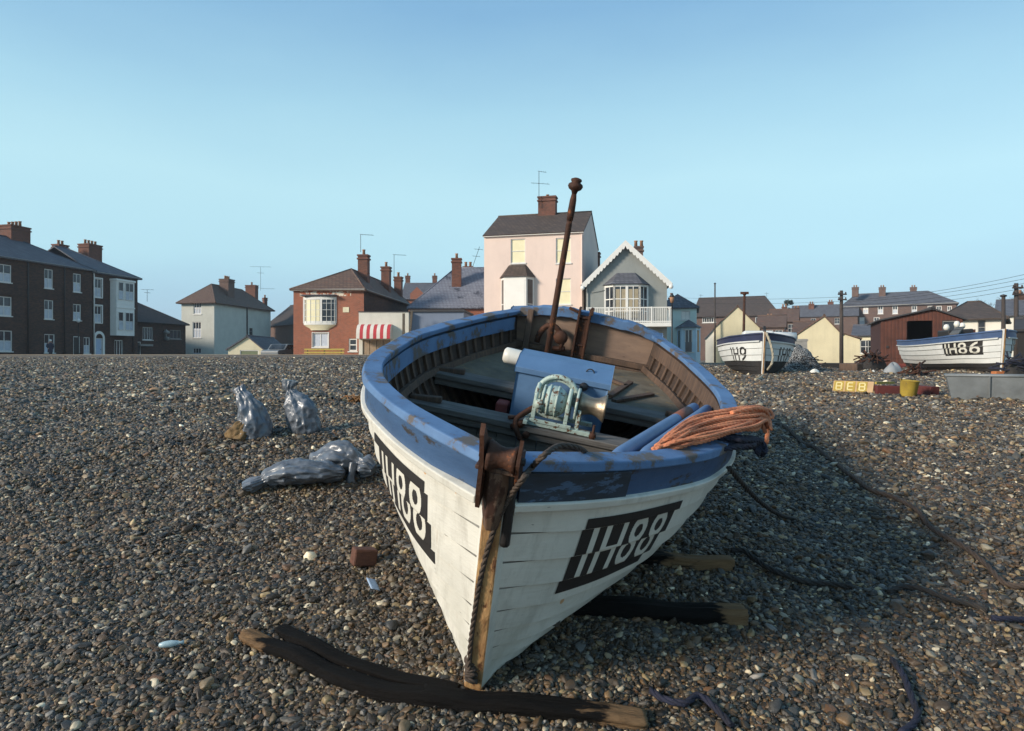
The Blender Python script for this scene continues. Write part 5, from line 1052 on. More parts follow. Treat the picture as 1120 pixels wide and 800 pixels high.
def sacks():
    b = gp(276, 476); m = b.y / F                                  # metres per pixel there
    V = lambda dx, dz, dy=0: b + Vector((dx * m, dy, dz * m))
    o = empty('sandbag', b, (0, 0, 0), 'grey plastic sack standing slumped with tan sand spilling from its torn base', 'sandbag', 'grey sacks on the shingle')
    mb = MB(); sack(mb, [V(2, -3) - b, V(2, 9) - b, V(-1, 24) - b, V(-8, 38) - b, V(-13, 47) - b, V(-16, 52) - b], [(.16, .15), (.165, .15), (.125, .12), (.085, .08), (.05, .05), (.06, .02)], 1, crease=.15, floor=False); mb.build('bag', M['sack'], o)
    mb = MB(); sack(mb, [V(-9, -4, -.08) - b, V(-8, 3, -.07) - b, V(-7, 10, -.05) - b, V(-6, 15, -.03) - b], [(.14, .12), (.125, .1), (.09, .07), (.03, .03)], 5, crease=.16, floor=False); mb.build('spilt_sand', M['sand'], o)
    b = gp(331, 473); m = b.y / F
    o = empty('sandbag', b, (0, 0, 0), 'full grey plastic sack standing upright with its neck tied', 'sandbag', 'grey sacks on the shingle')
    mb = MB(); sack(mb, [V(4, -4) - b, V(3, 8) - b, V(-1, 22) - b, V(-7, 33) - b, V(-12, 42) - b, V(-14, 46) - b, V(-15, 51) - b, V(-14, 57) - b], [(.13, .12), (.165, .15), (.16, .14), (.125, .11), (.06, .06), (.036, .036), (.06, .045), (.085, .03)], 2, crease=.09, floor=False); mb.build('bag', M['sack'], o)
    mb = MB(); mb.tube([V(-14 + 4 * math.cos(a), 46, .03 * math.sin(a)) - b for a in np.linspace(0, 2 * PI, 12)], .008, 6); mb.build('tie', M['ropedark'], o)
    b = gp(330, 532); m = b.y / F
    o = empty('sandbag', b, (0, 0, 0), 'grey plastic sack lying flat with flared loose end pointing left', 'sandbag', 'grey sacks on the shingle')
    mb = MB(); sack(mb, [V(-58, 2, -.12) - b, V(-50, 4, -.1) - b, V(-40, 8, -.07) - b, V(-34, 11, -.05) - b, V(-18, 15, 0) - b, V(2, 15, .03) - b, V(22, 14, .06) - b, V(38, 13, .08) - b, V(44, 13, .1) - b], [(.09, .035), (.07, .05), (.035, .035), (.07, .06), (.15, .085), (.16, .09), (.14, .08), (.08, .05), (.02, .02)], 3, crease=.16, floor=False); mb.build('bag', M['sack'], o)
    b = gp(370, 522); m = b.y / F
    o = empty('sandbag', b, (0, 0, 0), 'crumpled grey plastic sack lying with knotted end towards the boat', 'sandbag', 'grey sacks on the shingle')
    mb = MB(); sack(mb, [V(-33, 5, .1) - b, V(-22, 13, .1) - b, V(-4, 18, .08) - b, V(12, 16, .05) - b, V(22, 13, .02) - b, V(30, 11, 0) - b, V(40, 8, -.02) - b], [(.05, .03), (.13, .09), (.16, .13), (.12, .1), (.05, .05), (.09, .07), (.05, .035)], 4, crease=.24, floor=False); mb.build('bag', M['sack'], o)
    mb = MB(); sack(mb, [V(18, 16, -.06) - b, V(17, 4, -.1) - b, V(16, -6, -.12) - b], [(.03, .03), (.025, .03), (.04, .012)], 8, nr=16, crease=.2, floor=False); mb.build('knot', M['sack'], o)
sacks()
def litter():
    p = gp(398, 618); mb = MB(); mb.box((0, 0, .055), (.155, .1, .11), Matrix.Rotation(.5, 3, 'Z') @ Matrix.Rotation(.16, 3, 'Y')); o = mb.build('wood_block', wood('brown_block', '6b4432', '44291f', 6, 0), None, .012); o.location = p; tag(o, 'brown block of wood lying on the shingle left of the boat', 'wood block')
    p = gp(407, 646); mb = MB(); mb.grid([[(x, y, .035 + .02 * math.sin(9 * x + 3) + .25 * y) for x in np.linspace(-.03, .03, 6)] for y in np.linspace(-.06, .06, 8)]); o = mb.build('carton_scrap', paint('pale_blue_card', 'a9bdd4', '7e93b0', .5, 20, .5)); o.location = p; o.rotation_euler = (0, .2, .5); md = o.modifiers.new('t', 'SOLIDIFY'); md.thickness = .004; tag(o, 'scrap of pale blue card on the shingle below the brown block', 'litter')
    p = gp(187, 709); mb = MB(); mb.lathe([(0, -.06), (.01, -.056), (.017, -.03), (.018, 0), (.013, .03), (.006, .045), (.012, .062), (0, .064)], (0, 0, .022), Matrix.Rotation(.35, 3, 'Z') @ RY90, 14); o = mb.build('plastic_bottle', paint('pale_plastic', 'a3b8bd', '7c9299', .4, 9, .3)); o.location = p; tag(o, 'small pale bluish plastic bottle on the shingle at lower left', 'litter')
    p = gp(395, 441); mb = MB(); R_ = random.Random(2)
    for i in range(46):
        a = R_.uniform(0, 6.28); r = R_.uniform(0, .22); c = Vector((r * math.cos(a), r * math.sin(a) * .6, .02 + .05 * R_.random())); d = Vector((R_.uniform(-1, 1), R_.uniform(-1, 1), R_.uniform(-.1, .4))) * .09; mb.tube(spline([c - d, c + Vector((0, 0, .04)), c + d], 3), .007, 5)
    o = mb.build('seaweed', paint('brown_seaweed', '8a6032', '5b3f22', .6, 14, .7)); o.location = p; tag(o, 'tuft of orange brown seaweed on the shingle beside the sunlit bow', 'seaweed')
litter()
def ground_rope(px, r, mat, label, sink=.35, wav=.006):
    pts = [gp(x, y) for x, y in px]; path = resample(spline(pts, 12), .02); out = []
    for i, p in enumerate(path): out.append(Vector((p.x + wav * math.sin(i * .31), p.y + wav * math.sin(i * .23 + 1), gz(p.x, p.y) + r * (1 - sink) + .014 + .008 * math.sin(i * .17))))
    mb = MB(); laid(mb, out, r); return centered(mb, 'rope', mat, label, 'rope')
ground_rope([(800, 607), (812, 608), (826, 617), (845, 628), (874, 638), (905, 643), (936, 649)], .017, M['ropedark'], 'black rope trailing right from the pale skid timber end')
ground_rope([(972, 654), (985, 649), (1005, 650), (1036, 660), (1062, 665), (1082, 673)], .016, M['ropedark'], 'short length of black rope half buried right of the trailing one')
ground_rope([(1085, 682), (1100, 684), (1125, 685)], .016, M['ropenavy'], 'navy rope end leaving the photo at the right edge')
ground_rope([(850, 466), (872, 482), (896, 496), (922, 516), (952, 538), (981, 549), (1026, 585), (1069, 614), (1098, 640), (1125, 645)], .018, M['ropebrown'], 'long brown hawser lying diagonally down the shingle on the right', .45)
ground_rope([(976, 728), (985, 742), (992, 756), (1000, 775), (1003, 790), (985, 808)], .016, M['ropenavy'], 'thick navy rope curving out at the bottom right corner')
ground_rope([(712, 762), (724, 772), (748, 778), (764, 768), (778, 776), (800, 800)], .016, M['ropenavy'], 'loose navy rope by the pale baulk end at the bottom edge')
def taut():
    a = BW(binv(797, 512, 'y', .62)); b = gp(868, 570); pts = [a, a.lerp(b, .35) - Vector((0, 0, .05)), a.lerp(b, .7) - Vector((0, 0, .04)), b + Vector((0, 0, .015))]; mb = MB(); laid(mb, resample(spline(pts, 10), .02), .014); centered(mb, 'rope', M['ropedark'], 'thin black rope hanging from the gunwale corner to the shingle', 'rope')
taut()

# ------------------------------------------------------------------ the two boats behind
def far_boat(name_label, foot, yaw, roll, L, bsc, number, cap, wl, mast=None, pitch=.0, gear=None, nt=((.1, .3), (.62, .86)), panel=True, NS=10, A=(.32, -.42, 1.24), pad=(.08, .07, .12, .2), sides=(1, -1), lean=0.0):
    B = Boat(L, .32, A, [.05] + [b * bsc for b in (.331, .6391, .9, 1.06, 1.15, 1.05, .78)], NS)
    o = empty('fishing_boat', foot, (Matrix.Rotation(yaw, 3, 'Z') @ Matrix.Rotation(pitch, 3, 'X') @ Matrix.Rotation(roll, 3, 'Y')).to_euler(), name_label, 'boat')
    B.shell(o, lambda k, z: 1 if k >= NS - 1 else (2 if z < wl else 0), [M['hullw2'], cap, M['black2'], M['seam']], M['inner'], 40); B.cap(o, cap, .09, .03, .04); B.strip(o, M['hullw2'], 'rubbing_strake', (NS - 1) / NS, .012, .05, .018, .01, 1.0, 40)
    B.stem(o, M['stem'], .03, .05, top=.04, side=M['hullw2']); mb = MB(); loop = [B.p(1, v, 1, -.01) for v in np.linspace(.02, 1, 12)]; loop += [Vector((-p.x, p.y, p.z)) for p in loop[::-1]]; a = mb.addv(loop); b = mb.addv([p + Vector((0, .04, 0)) for p in loop]); n = len(loop); mb.face(range(a, a + n)); mb.face(list(range(b, b + n))[::-1])
    for i in range(n): mb.face([a + i, b + i, b + (i + 1) % n, a + (i + 1) % n])
    mb.build('transom', M['hullw2'], o)
    for y in (1.5, 2.4, 3.4): mb = MB(); h = B.half(y, .8) - .01; mb.box((0, y, .8), (2 * h, .2, .045)); mb.build('thwart', M['thwart'], o)
    rows = []; mb = MB()
    for y in np.linspace(.35, L - .1, 16): h = B.half(y, .35) - .01; rows.append([(x * h, y, .35) for x in (-1, 0, 1)])
    mb.grid(rows); mb.build('bottom_boards', M['floor'], o)
    for s in sides: B.number(o, number, s, nt[0][0], nt[0][1], nt[1][0], nt[1][1], panel, lean, (110, 40), pad, shift=0)
    return o, B
def yard():
    foot = P2(834, 18.2); z = gz(foot.x, foot.y)
    o, B = far_boat('white clinker boat with navy gunwale and a tall thin mast standing bow on', (foot.x, foot.y, z - .12), math.radians(-14.5), .02, 4.7, .94, 'IH9', M['navy'], .50, pad=(.05, .05, .05, .05), panel=False, nt=((.07, .215), (.585, .84)))
    mb = MB(); mb.tube([(-.33, 2.3, .5), (-.33, 2.3, 1.4), (-.33, 2.3, 2.52)], [.045, .04, .035], 8); mb.lathe([(.03, 0), (.06, .03), (.06, .07), (.02, .1), (0, .1)], (-.33, 2.3, 2.48), None, 8); mb.box((-.33, 2.3, 2.55), (.24, .07, .07)); mb.build('mast', M['rust'], o)
    mb = MB(); mb.box((.0, 1.6, 1.16), (1.0, .9, .42), None, 0, .8); mb.build('engine_casing', M['hullw2'], o, .05); mb = MB(); mb.lathe([(.0, -.5), (.13, -.5), (.15, 0), (.13, .5), (0, .5)], (.6, 1.9, 1.22), RY90, 10); mb.build('rolled_canvas', M['hullw2'], o)
    mb = MB(); mb.tube([(.0, -.3, 1.2), (.0, -.2, 1.42)], .035, 8); mb.build('samson_post', M['iron'], o)
    pts = [P2(838, 17.75).to_3d() + Vector((0, 0, ZZ(364, 17.75))), P2(843, 17.6).to_3d() + Vector((0, 0, ZZ(377, 17.6))), P2(845.5, 17.5).to_3d() + Vector((0, 0, ZZ(391, 17.5))), P2(843, 17.3).to_3d() + Vector((0, 0, ZZ(400, 17.3)))] + [gp(836, 410, .03), gp(831, 416, .03), gp(824, 417, .03)]
    mb = MB(); laid(mb, resample(spline(pts, 8), .04), .03); centered(mb, 'mooring_rope', M['ropepale'], 'pale mooring rope hanging from the bow of the middle boat to the shingle', 'rope')
    foot = P2(1095, 18.3); z = gz(foot.x, foot.y)
    o, B = far_boat('white clinker boat with blue gunwale and black number plate on the right', (foot.x, foot.y, z - .06), math.radians(-12), -.05, 5.6, .93, 'IH86', M['bluecap2'], .36, nt=((.06, .27), (.66, .9)), A=(.3, -.38, 1.22), pad=(.06, .05, .1, .1))
    mb = MB(); mb.box((-.2, 2.2, 1.05), (.7, .8, .6)); mb.build('engine_casing', M['iron'], o, .04); mb = MB(); mb.beam((-.7, 1.0, 1.2), (.1, 2.6, 1.42), .22, .04); mb.build('loose_board', M['thwart'], o)
    for x, y, zz in ((-.35, 2.4, 1.42), (-.1, 2.3, 1.5), (.2, 2.7, 1.45)): mb = MB(); mb.lathe([(0, 0), (.07, .03), (.09, .1), (.06, .18), (0, .2)], (x, y, zz - .08), None, 10); mb.build('net_float', M['plastic'], o)
    p = gp(1092, 412); mb = MB(); mb.box((0, 0, .06), (.27, .2, .15)); b = mb.build('timber_block', paint('orange_block', 'b06a3a', '7c4526', .5, 5, .8), None, .02); b.location = p; tag(b, 'orange timber chock under the bow of the right hand boat', 'block')
    # grey metal trough
    p0, p1 = gp(1041, 437), gp(1168, 441); d = p1 - p0; L = d.length; r = empty('metal_trough', p0, (0, 0, math.atan2(d.y, d.x)), 'long grey galvanised metal trough at the right edge of the shingle', 'trough'); mb = MB(); H = .36; fl = .07; W = .55
    lo = [(0, 0), (L, 0), (L, W), (0, W)]; up = [(-fl, -fl), (L + fl, -fl), (L + fl, W + fl), (-fl, W + fl)]
    for i in range(4):
        a, b = lo[i], lo[(i + 1) % 4]; c, e = up[(i + 1) % 4], up[i]; mb.poly([(*a, 0), (*b, 0), (*c, H), (*e, H)])
    mb.poly([(*q, .02) for q in lo]); g = paint('galvanised', '7b7f80', '5c5f5f', .7, 4, .55, wear='6b5240', wear_at=.66, wear_scale=5, metal=.25, bump=.2); o = mb.build('tank', g, r); md = o.modifiers.new('t', 'SOLIDIFY'); md.thickness = .02
    mb = MB()
    for i in range(4): mb.tube([(*up[i], H), (*up[(i + 1) % 4], H)], .018, 6)
    mb.build('rim', g, r)
    for k in (.34, .7): mb = MB(); mb.beam((L * k, -.012, .02), (L * k, -fl - .012, H), .04, .012, (1, 0, 0)); mb.build('seam', g, r)
    # painted board, rusty beams, yellow bucket
    p0, p1 = gp(911, 427.5), gp(955, 431); d = p1 - p0; L = d.length; r = empty('painted_board', p0, (math.radians(-12), 0, math.atan2(d.y, d.x)), 'pale board with faded yellow letters propped on the shingle', 'board'); mb = MB(); mb.box((L / 2, 0, .085), (L, .03, .19)); b = mb.build('board', paint('pinkish_board', 'b89a72', '94765a', .6, 5, .8), r, .004)
    mb = MB(); yl = paint('faded_yellow', 'ab9136', '7a652c', .8, 7, .75, wear='6b5a40', wear_at=.6, wear_scale=12)
    for i, c in enumerate('BFB'):
        x0 = .02 + i * L * .29; pw, pz = L * .25, .17; st = .036
        mb.box((x0 + pw / 2, -.017, .085), (pw, .004, .172))
    o = mb.build('yellow_panel', yl, r); lt = MB(); 
    for i, c in enumerate('BEB'):
        x0 = .07 + i * L * .29; w, h, t, z0 = L * .13, .12, .026, .025; y = -.022
        lt.box((x0, y, z0 + h / 2), (t, .004, h))
        for z in (z0, z0 + h / 2, z0 + h): lt.box((x0 + w / 2, y - .0005 * (1 + z), z), (w, .004, t * .8))
        if c == 'B':
            for z in (z0 + h * .25, z0 + h * .75): lt.box((x0 + w, y + .0008, z), (t, .004, h * .42))
    lt.build('lettering', paint('pale_lettering', 'c9bc86', 'a8955a', .4, 9, .7), o)
    rb = paint('dark_red_paint', '5a241f', '35191a', .6, 6, .75, wear='6f5543', wear_at=.66)
    for a, b, lb in (((957, 431), (985, 432), 'dark red beam between the lettered board and the yellow bucket'), ((1003, 431), (1023, 433), 'short dark red beam right of the yellow bucket')):
        p0, p1 = gp(*a), gp(*b); mb = MB(); mb.beam(p0 + Vector((0, 0, .07)), p1 + Vector((0, 0, .07)), .16, .15); centered(mb, 'timber_beam', rb, lb, 'timber', None, .012)
    p0, p1 = gp(955, 424), gp(975, 424); mb = MB(); mb.beam(p0 + Vector((0, 0, .08)), p1 + Vector((0, 0, .09)), .12, .04); centered(mb, 'plank', yl, 'narrow yellow plank behind the dark red beam', 'plank')
    p = gp(993, 434); r = empty('bucket', p, (.1, .05, .3), 'dented yellow bucket standing on the shingle', 'bucket'); mb = MB(); mb.lathe([(.1, 0), (.115, .02), (.135, .25), (.145, .26), (.13, .255), (.105, .03), (0, .03)], (0, 0, 0), None, 20); mb.build('pail', yl, r); mb = MB(); mb.tube([(.14 * math.cos(a), .03, .25 + .1 * math.sin(a)) for a in np.linspace(PI, 0, 10)], .006, 5); mb.build('handle', M['iron'], r)
    # net heap with boxes
    p = gp(881, 406); r = empty('net_heap', p, (0, 0, 0), 'heap of grey fishing net and ropes beside the middle boat', 'fishing net'); R_ = random.Random(9); mb = MB(); rows = []; m = p.y / F; hgt = [2, 16, 27, 31, 29, 26, 20, 9, 1]
    def hh(u): u = u * 8; k = min(int(u), 7); return (hgt[k] + (hgt[k + 1] - hgt[k]) * (u - k)) * m
    for i in range(34):
        u = i / 33; row = []
        for j in range(20):
            w = j / 19; k = math.sin(PI * min(w * 1.15, 1)) ** .7; row.append(((-22 + 44 * u) * m, -.25 + 1.5 * w, hh(u) * k + .03 * math.sin(i * 1.9 + j) + .03 * math.sin(j * 1.3 - i * .6) - .05))
        rows.append(row)
    n = NT('grey_netting'); v = n.coord(); vo = n.add('ShaderNodeTexVoronoi'); n.l.new(v, vo.inputs['Vector']); vo.inputs['Scale'].default_value = 16; vo.feature = 'DISTANCE_TO_EDGE'; f = n.ramp(vo.outputs['Distance'], .02, .12); n.bump(vo.outputs['Distance'], -.8, .05); c = n.mix(n.noise(v, 2.5, 4), lin('b5b4ae'), lin('7d7e80')); m2 = n.out(n.mix(f, c, lin('2d2c2c')), .9)
    mb.grid(rows); mb.build('netting', m2, r); mb = MB()
    for i in range(20):
        u = R_.random(); x = (-20 + 40 * u) * m; y = R_.uniform(-.3, .5); z = hh(u) * R_.uniform(.1, .9); path = [(x + R_.uniform(-.25, .25), y + R_.uniform(-.1, .1) - .1 * k, max(z + R_.uniform(-.15, .12), .02)) for k in range(4)]; mb.tube(spline(path, 4), .016, 5)
    mb.build('rope_tangle', M['ropedark'], r)
    def crate(px0, px1, yt, D, label, mat, name='fish_box'):
        a, b = P2(px0, D), P2(px1, D); w = (b - a).length; z0 = gz(a.x, a.y); h = ZZ(yt, D) - z0; r = empty(name, ((a.x + b.x) / 2, D + w * .35, z0), (0, 0, -.3), label, 'box'); mb = MB(); t = .03
        for c, d in (((0, -w * .35, h / 2), (w, t, h)), ((0, w * .35, h / 2), (w, t, h)), ((-w / 2 + t / 2, 0, h / 2), (t, w * .7 - t, h)), ((w / 2 - t / 2, 0, h / 2), (t, w * .7 - t, h)), ((0, 0, .03), (w, w * .7, .03))): mb.box(c, d)
        mb.build('box', mat, r); mb = MB()
        for sy in (-1, 1): mb.box((0, sy * (w * .35 + t / 2), h - .05), (w + .06, .03, .07))
        mb.build('rim', mat, r)
    crate(868, 884, 371, 25, 'grey green wooden box standing behind the net heap', M['greyframe']); crate(979, 990, 398, 23, 'faded red box in front of the shed door', M['redbits'])
    # lobster pots, scrap heap, tarpaulin, driftwood
    for px, py, s, lb in ((938.5, 396, .5, 'rusty wire pot frame left of the red shed'), (947, 397, .46, 'second rusty pot frame leaning against the first one')):
        p = gp(px, py); mb = MB(); D = p.y; hh_ = 14.5 * D / F; ww = 5.4 * D / F
        for k in range(4):
            y = -.25 + .17 * k; mb.tube([(ww * math.cos(a) * (1 + .04 * k), y, hh_ * max(math.sin(a), 0) ** .6) for a in np.linspace(PI, 0, 16)], .022, 5)
        for q in (-1, 1): mb.tube([(ww * q, -.25, .02), (ww * q, .26, .02)], .022, 5); mb.tube([(ww * q * .7, -.25, hh_ * .75), (ww * q * .7, .26, hh_ * .75)], .018, 5)
        for k in range(5): mb.tube([(-ww + 2 * ww * k / 4, -.26, 0), (-ww * .7 + 1.4 * ww * k / 4, -.26, hh_ * .8)], .012, 4)
        o = mb.build('lobster_pot', M['rust']); o.location = p; o.rotation_euler = (0, .1 if s == .5 else -.15, .2); tag(o, lb, 'lobster pot')
    def mound(px, py, w, h, mat, name, label, cat, sticks=0, seed=1, smat=None):
        p = gp(px, py); m = p.y / F; W, H = w * m / 2, h * m; r = empty(name, p, (0, 0, 0), label, cat); R2 = random.Random(seed); ph = [R2.uniform(0, 6) for _ in range(5)]; mb = MB(); rows = []
        for i in range(13):
            f = i / 12; rr = math.cos(f * PI / 2) ** .55; rows.append([(W * rr * math.cos(a) * (1 + .12 * math.sin(3 * a + ph[0]) + .07 * math.sin(7 * a + ph[1] + f * 3)), W * .7 * rr * math.sin(a) * (1 + .1 * math.sin(4 * a + ph[2])), H * f * (1 + .12 * math.sin(3 * a + ph[3] + 2 * f)) - .03) for a in np.linspace(0, 2 * PI, 27)[:-1]])
        mb.grid(rows, 0, True, True); mb.build('heap', mat, r)
        if sticks:
            mb = MB()
            for i in range(sticks): a = R2.uniform(0, 6.28); c = Vector((W * .8 * math.cos(a) * R2.random(), W * .5 * math.sin(a), H * R2.uniform(.2, .9))); d = Vector((R2.uniform(-1, 1), R2.uniform(-.6, .6), R2.uniform(-.3, .7))).normalized() * R2.uniform(.15, .5); mb.tube([c - d, c + d * .2 + Vector((0, 0, .04)), c + d], .022, 5)
            mb.build('scrap', smat or M['rust'], r)
    mound(953, 404, 30, 17, M['black2'], 'scrap_heap', 'dark heap of scrap and rope at the foot of the red shed', 'scrap', 34, 4)
    mound(977, 408, 19, 12, paint('grey_tarp', '868a8c', '6a6d6f', .5, 5, .6), 'tarpaulin_bundle', 'pale grey tarpaulin bundle before the red shed', 'tarpaulin', 0, 6)
    mound(1003, 412, 20, 8, M['black2'], 'scrap_heap', 'low dark scrap under the stern of the right hand boat', 'scrap', 16, 8); mound(1110, 412, 24, 20, M['ropedark'], 'rope_heap', 'dark pile of rope and gear behind the right boat bow', 'rope', 20, 12, M['ropenavy'])
    mound(891, 408, 11, 5, M['plastic'], 'white_float', 'small white float lying right of the net heap', 'float', 0, 14); mound(955, 408, 5, 4, M['plastic'], 'white_float', 'tiny white float on the shingle before the scrap heap', 'float', 0, 15)
    for (a, b, w, h, mt, lb) in (((903, 402), (925, 403), .3, .22, 'tarred', 'dark driftwood beam lying below the wide cream gable'), ((921, 405), (941, 406), .34, .25, 'rib', 'brown driftwood beam right of the darker one'), ((938, 401), (944, 402), .3, .3, 'thwart', 'grey wooden stump between driftwood and scrap heap')):
        p0, p1 = gp(*a), gp(*b); mb = MB(); mb.beam(p0 + Vector((0, 0, h / 2 - .03)), p1 + Vector((0, 0, h / 2 - .02)), w, h); centered(mb, 'driftwood', M[mt], lb, 'timber', None, .03)
    for px, D, yt, lb in ((794, 20.5, 399, 'bent thin stake left of the middle boat'), (765, 16, 404, 'second bent stake on the shingle left of the middle boat')): pass
    # rusty red shed
    rs = NT('rusty_red_boards'); v = rs.coord(); wv = rs.add('ShaderNodeTexWave'); wv.bands_direction = 'X'; rs.l.new(v, wv.inputs['Vector']); wv.inputs['Scale'].default_value = 2.2; c = rs.mix(rs.ramp(rs.noise(v, 2, 6), .35, .7), lin('5c3325'), lin('41241b')); c = rs.mix(rs.math('MULTIPLY', rs.ramp(wv.outputs['Fac'], .0, .12, (1, 1, 1, 1), (0, 0, 0, 1)), .6), c, lin('2a1512')); rs.bump(wv.outputs['Fac'], .3, .02); red = rs.out(c, .85)
    A, Bp = PF(963, 1053, 29.6, .15); D_ = 29.6; h = House('red_shed', 'rusty red wooden fishermens shed with open front beside the right boat', 'shed', A, Bp, 4.2, 1.1, ZZ(350.5, 29.6)); op = h.rects([(992.5, 350.8, 1020, 372)])[0]; wn = h.rects([(1030.5, 350.8, 1046, 362.5)])[0]; op = (op[0], 0.0, op[2], h.H - .02); wn = (wn[0], wn[1], wn[2], h.H - .03); ax, _ = h.m(1020, 340); rise = ZZ(339.5, 29.6) - ZZ(350.5, 29.6)
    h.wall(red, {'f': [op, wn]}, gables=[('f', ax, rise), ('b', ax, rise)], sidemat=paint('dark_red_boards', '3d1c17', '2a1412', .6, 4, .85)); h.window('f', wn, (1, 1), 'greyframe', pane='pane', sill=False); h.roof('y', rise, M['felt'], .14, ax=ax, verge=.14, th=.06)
    dn = MB(); a = h.m(963.3, 360)[0]; b = h.m(991.5, 360)[0]; h.fbox(dn, 'f', a + .02, b, .05, h.H - .04, -.09, -.03); d = dn.build('door', red, h.root); hd = MB(); h.fbox(hd, 'f', a + .05, b - .03, .5, .58, -.11, -.092); h.fbox(hd, 'f', a + .05, b - .03, 1.35, 1.42, -.11, -.092); hd.build('ledge', red, d); hs = MB(); c = h.P('f')(a + .25, 1.0, -.11); hs.box(c, (.1, .04, .1)); hs.build('hasp', M['iron'], d)
    mb = MB(); h.fbox(mb, 'f', h.W - .95, h.W + .35, .1, h.H - .45, -.55, -.02); mb.build('lean_to', red, h.root)
    # poles and wires
    pm = wood('pole_wood', '4a3f38', '2c2522', 3, 2); tops = []
    for px, D, yt, yb, ins, lb in ((920.3, 44, 318, 398, 1, 'tall dark telegraph pole before the wide cream gable'), (1097.5, 39, 325, 380, 0, 'shorter dark pole between the bungalow and the right edge'), (1111.5, 36, 310, 385, 1, 'taller dark telegraph pole nearest the right edge'), (782, 70, 311, 372, 0, 'thin dark pole rising behind the middle boat left of its mast')):
        p = P2(px, D); z0 = gz(p.x, p.y) - .2; z1 = ZZ(yt, D); r = empty('telegraph_pole', (p.x, p.y, z0), (0, 0, 0), lb, 'pole'); mb = MB(); w = .13 if px != 782 else .09; mb.tube([(0, 0, 0), (0, 0, (z1 - z0) * .5), (0, 0, z1 - z0)], [w, w * .9, w * .75], 10); mb.build('shaft', pm, r)
        mb = MB()
        if ins:
            for k in range(2): mb.box((0, -.12, z1 - z0 - .25 - .35 * k), (.55, .08, .09)); [mb.lathe([(.03, 0), (.045, .03), (.03, .1), (0, .11)], (x, -.12, z1 - z0 - .2 - .35 * k), None, 8) for x in (-.22, .22)]
            mb.build('crossarm', pm, r)
        else: mb.lathe([(w * .8, 0), (w * 1.3, .02), (w * 1.3, .1), (0, .16)], (0, 0, z1 - z0), None, 10); mb.build('cap', M['iron'], r)
    T1, T3 = P2(920.3, 44).to_3d(), P2(1111.5, 36).to_3d()
    for i, (za, b_, zb) in enumerate(((ZZ(329, 44), P2(1180, 34), ZZ(286, 34)), (ZZ(331, 44), P2(1180, 34), ZZ(292, 34)), (ZZ(334, 44), P2(1180, 34), ZZ(297, 34)), (ZZ(338, 44), P2(1180, 34), ZZ(303, 34)), (ZZ(325, 44), P2(700, 80), ZZ(322, 80)), (ZZ(330, 44), P2(700, 80), ZZ(327, 80)))):
        a = T1 + Vector((.2 * (-1) ** i, -.12, za)); b = b_.to_3d() + Vector((0, 0, zb)); pts = [a.lerp(b, t) - Vector((0, 0, .35 * 4 * t * (1 - t))) for t in np.linspace(0, 1, 16)]; mb = MB(); mb.tube(pts, .012, 4)
        centered(mb, 'overhead_wire', M['iron'], 'thin overhead wire running right from the tall telegraph pole to the frame edge' if i < 4 else 'thin overhead wire running left from the tall telegraph pole over the roofs', 'wire', 'overhead wires')
    # yellow bench
    p = P2(354, 49); z0 = gz(p.x, p.y); r = empty('bench', (p.x, p.y, z0), (0, 0, 0), 'yellow slatted bench in front of the red brick house', 'bench'); L = 44 * 49 / F; by = paint('yellow_bench_paint', 'b7a04a', '8d7b38', .5, 5, .6); zt = ZZ(381.5, 49) - z0; mb = MB(); mb.box((0, .18, zt - .06), (L, .04, .12)); mb.box((0, .14, zt - .28), (L, .04, .12)); mb.build('backrest', by, r); mb = MB()
    for k in range(3): mb.box((0, -.28 + k * .15, zt - .42), (L, .11, .04))
    mb.build('seat', by, r)
    for x in (-L * .42, 0, L * .42): mb = MB(); mb.box((x, -.1, (zt - .45) / 2 - .05), (.09, .45, zt - .4)); mb.box((x, .2, zt * .5), (.08, .06, zt - .02)); mb.build('leg', M['iron'], r)
    # parked car beside the garage
    p = P2(309, 57); z0 = gz(p.x, p.y) - .2; r = empty('parked_car', (p.x, p.y, z0), (0, 0, math.radians(78)), 'pale parked car half hidden between cream garage and red brick house', 'car'); cp = paint('pale_car_paint', '6f7375', '5a5d5f', .3, 2, .3); prof = [(-2, .35), (-2, .75), (-1.85, .85), (-1.0, .92), (-.5, 1.38), (.7, 1.4), (1.35, .95), (1.95, .88), (2.02, .6), (2.0, .35)]; mb = MB(); a = mb.addv([(x, -.8, z) for x, z in prof]); b = mb.addv([(x, .8, z) for x, z in prof]); n = len(prof); mb.face(range(a, a + n)); mb.face(list(range(b, b + n))[::-1])
    for i in range(n): mb.face([a + i, b + i, b + (i + 1) % n, a + (i + 1) % n])
    mb.build('body', cp, r, .06); mb = MB()
    for y in (-.806, .806): mb.poly([(-.85, y, .95), (-.45, y, 1.32), (.62, y, 1.33), (1.1, y, .97)])
    mb.poly([(-1.02, -.68, .96), (-1.02, .68, .96), (-.58, .62, 1.36), (-.58, -.62, 1.36)]); mb.build('window', M['pane'], r)
    for x in (-1.25, 1.25):
        for y in (-.8, .8): mb = MB(); mb.lathe([(0, -.1), (.22, -.1), (.31, -.06), (.31, .06), (.22, .1), (0, .1)], (x, y, .31), RX90, 18); mb.build('wheel', M['iron'], r)
yard()

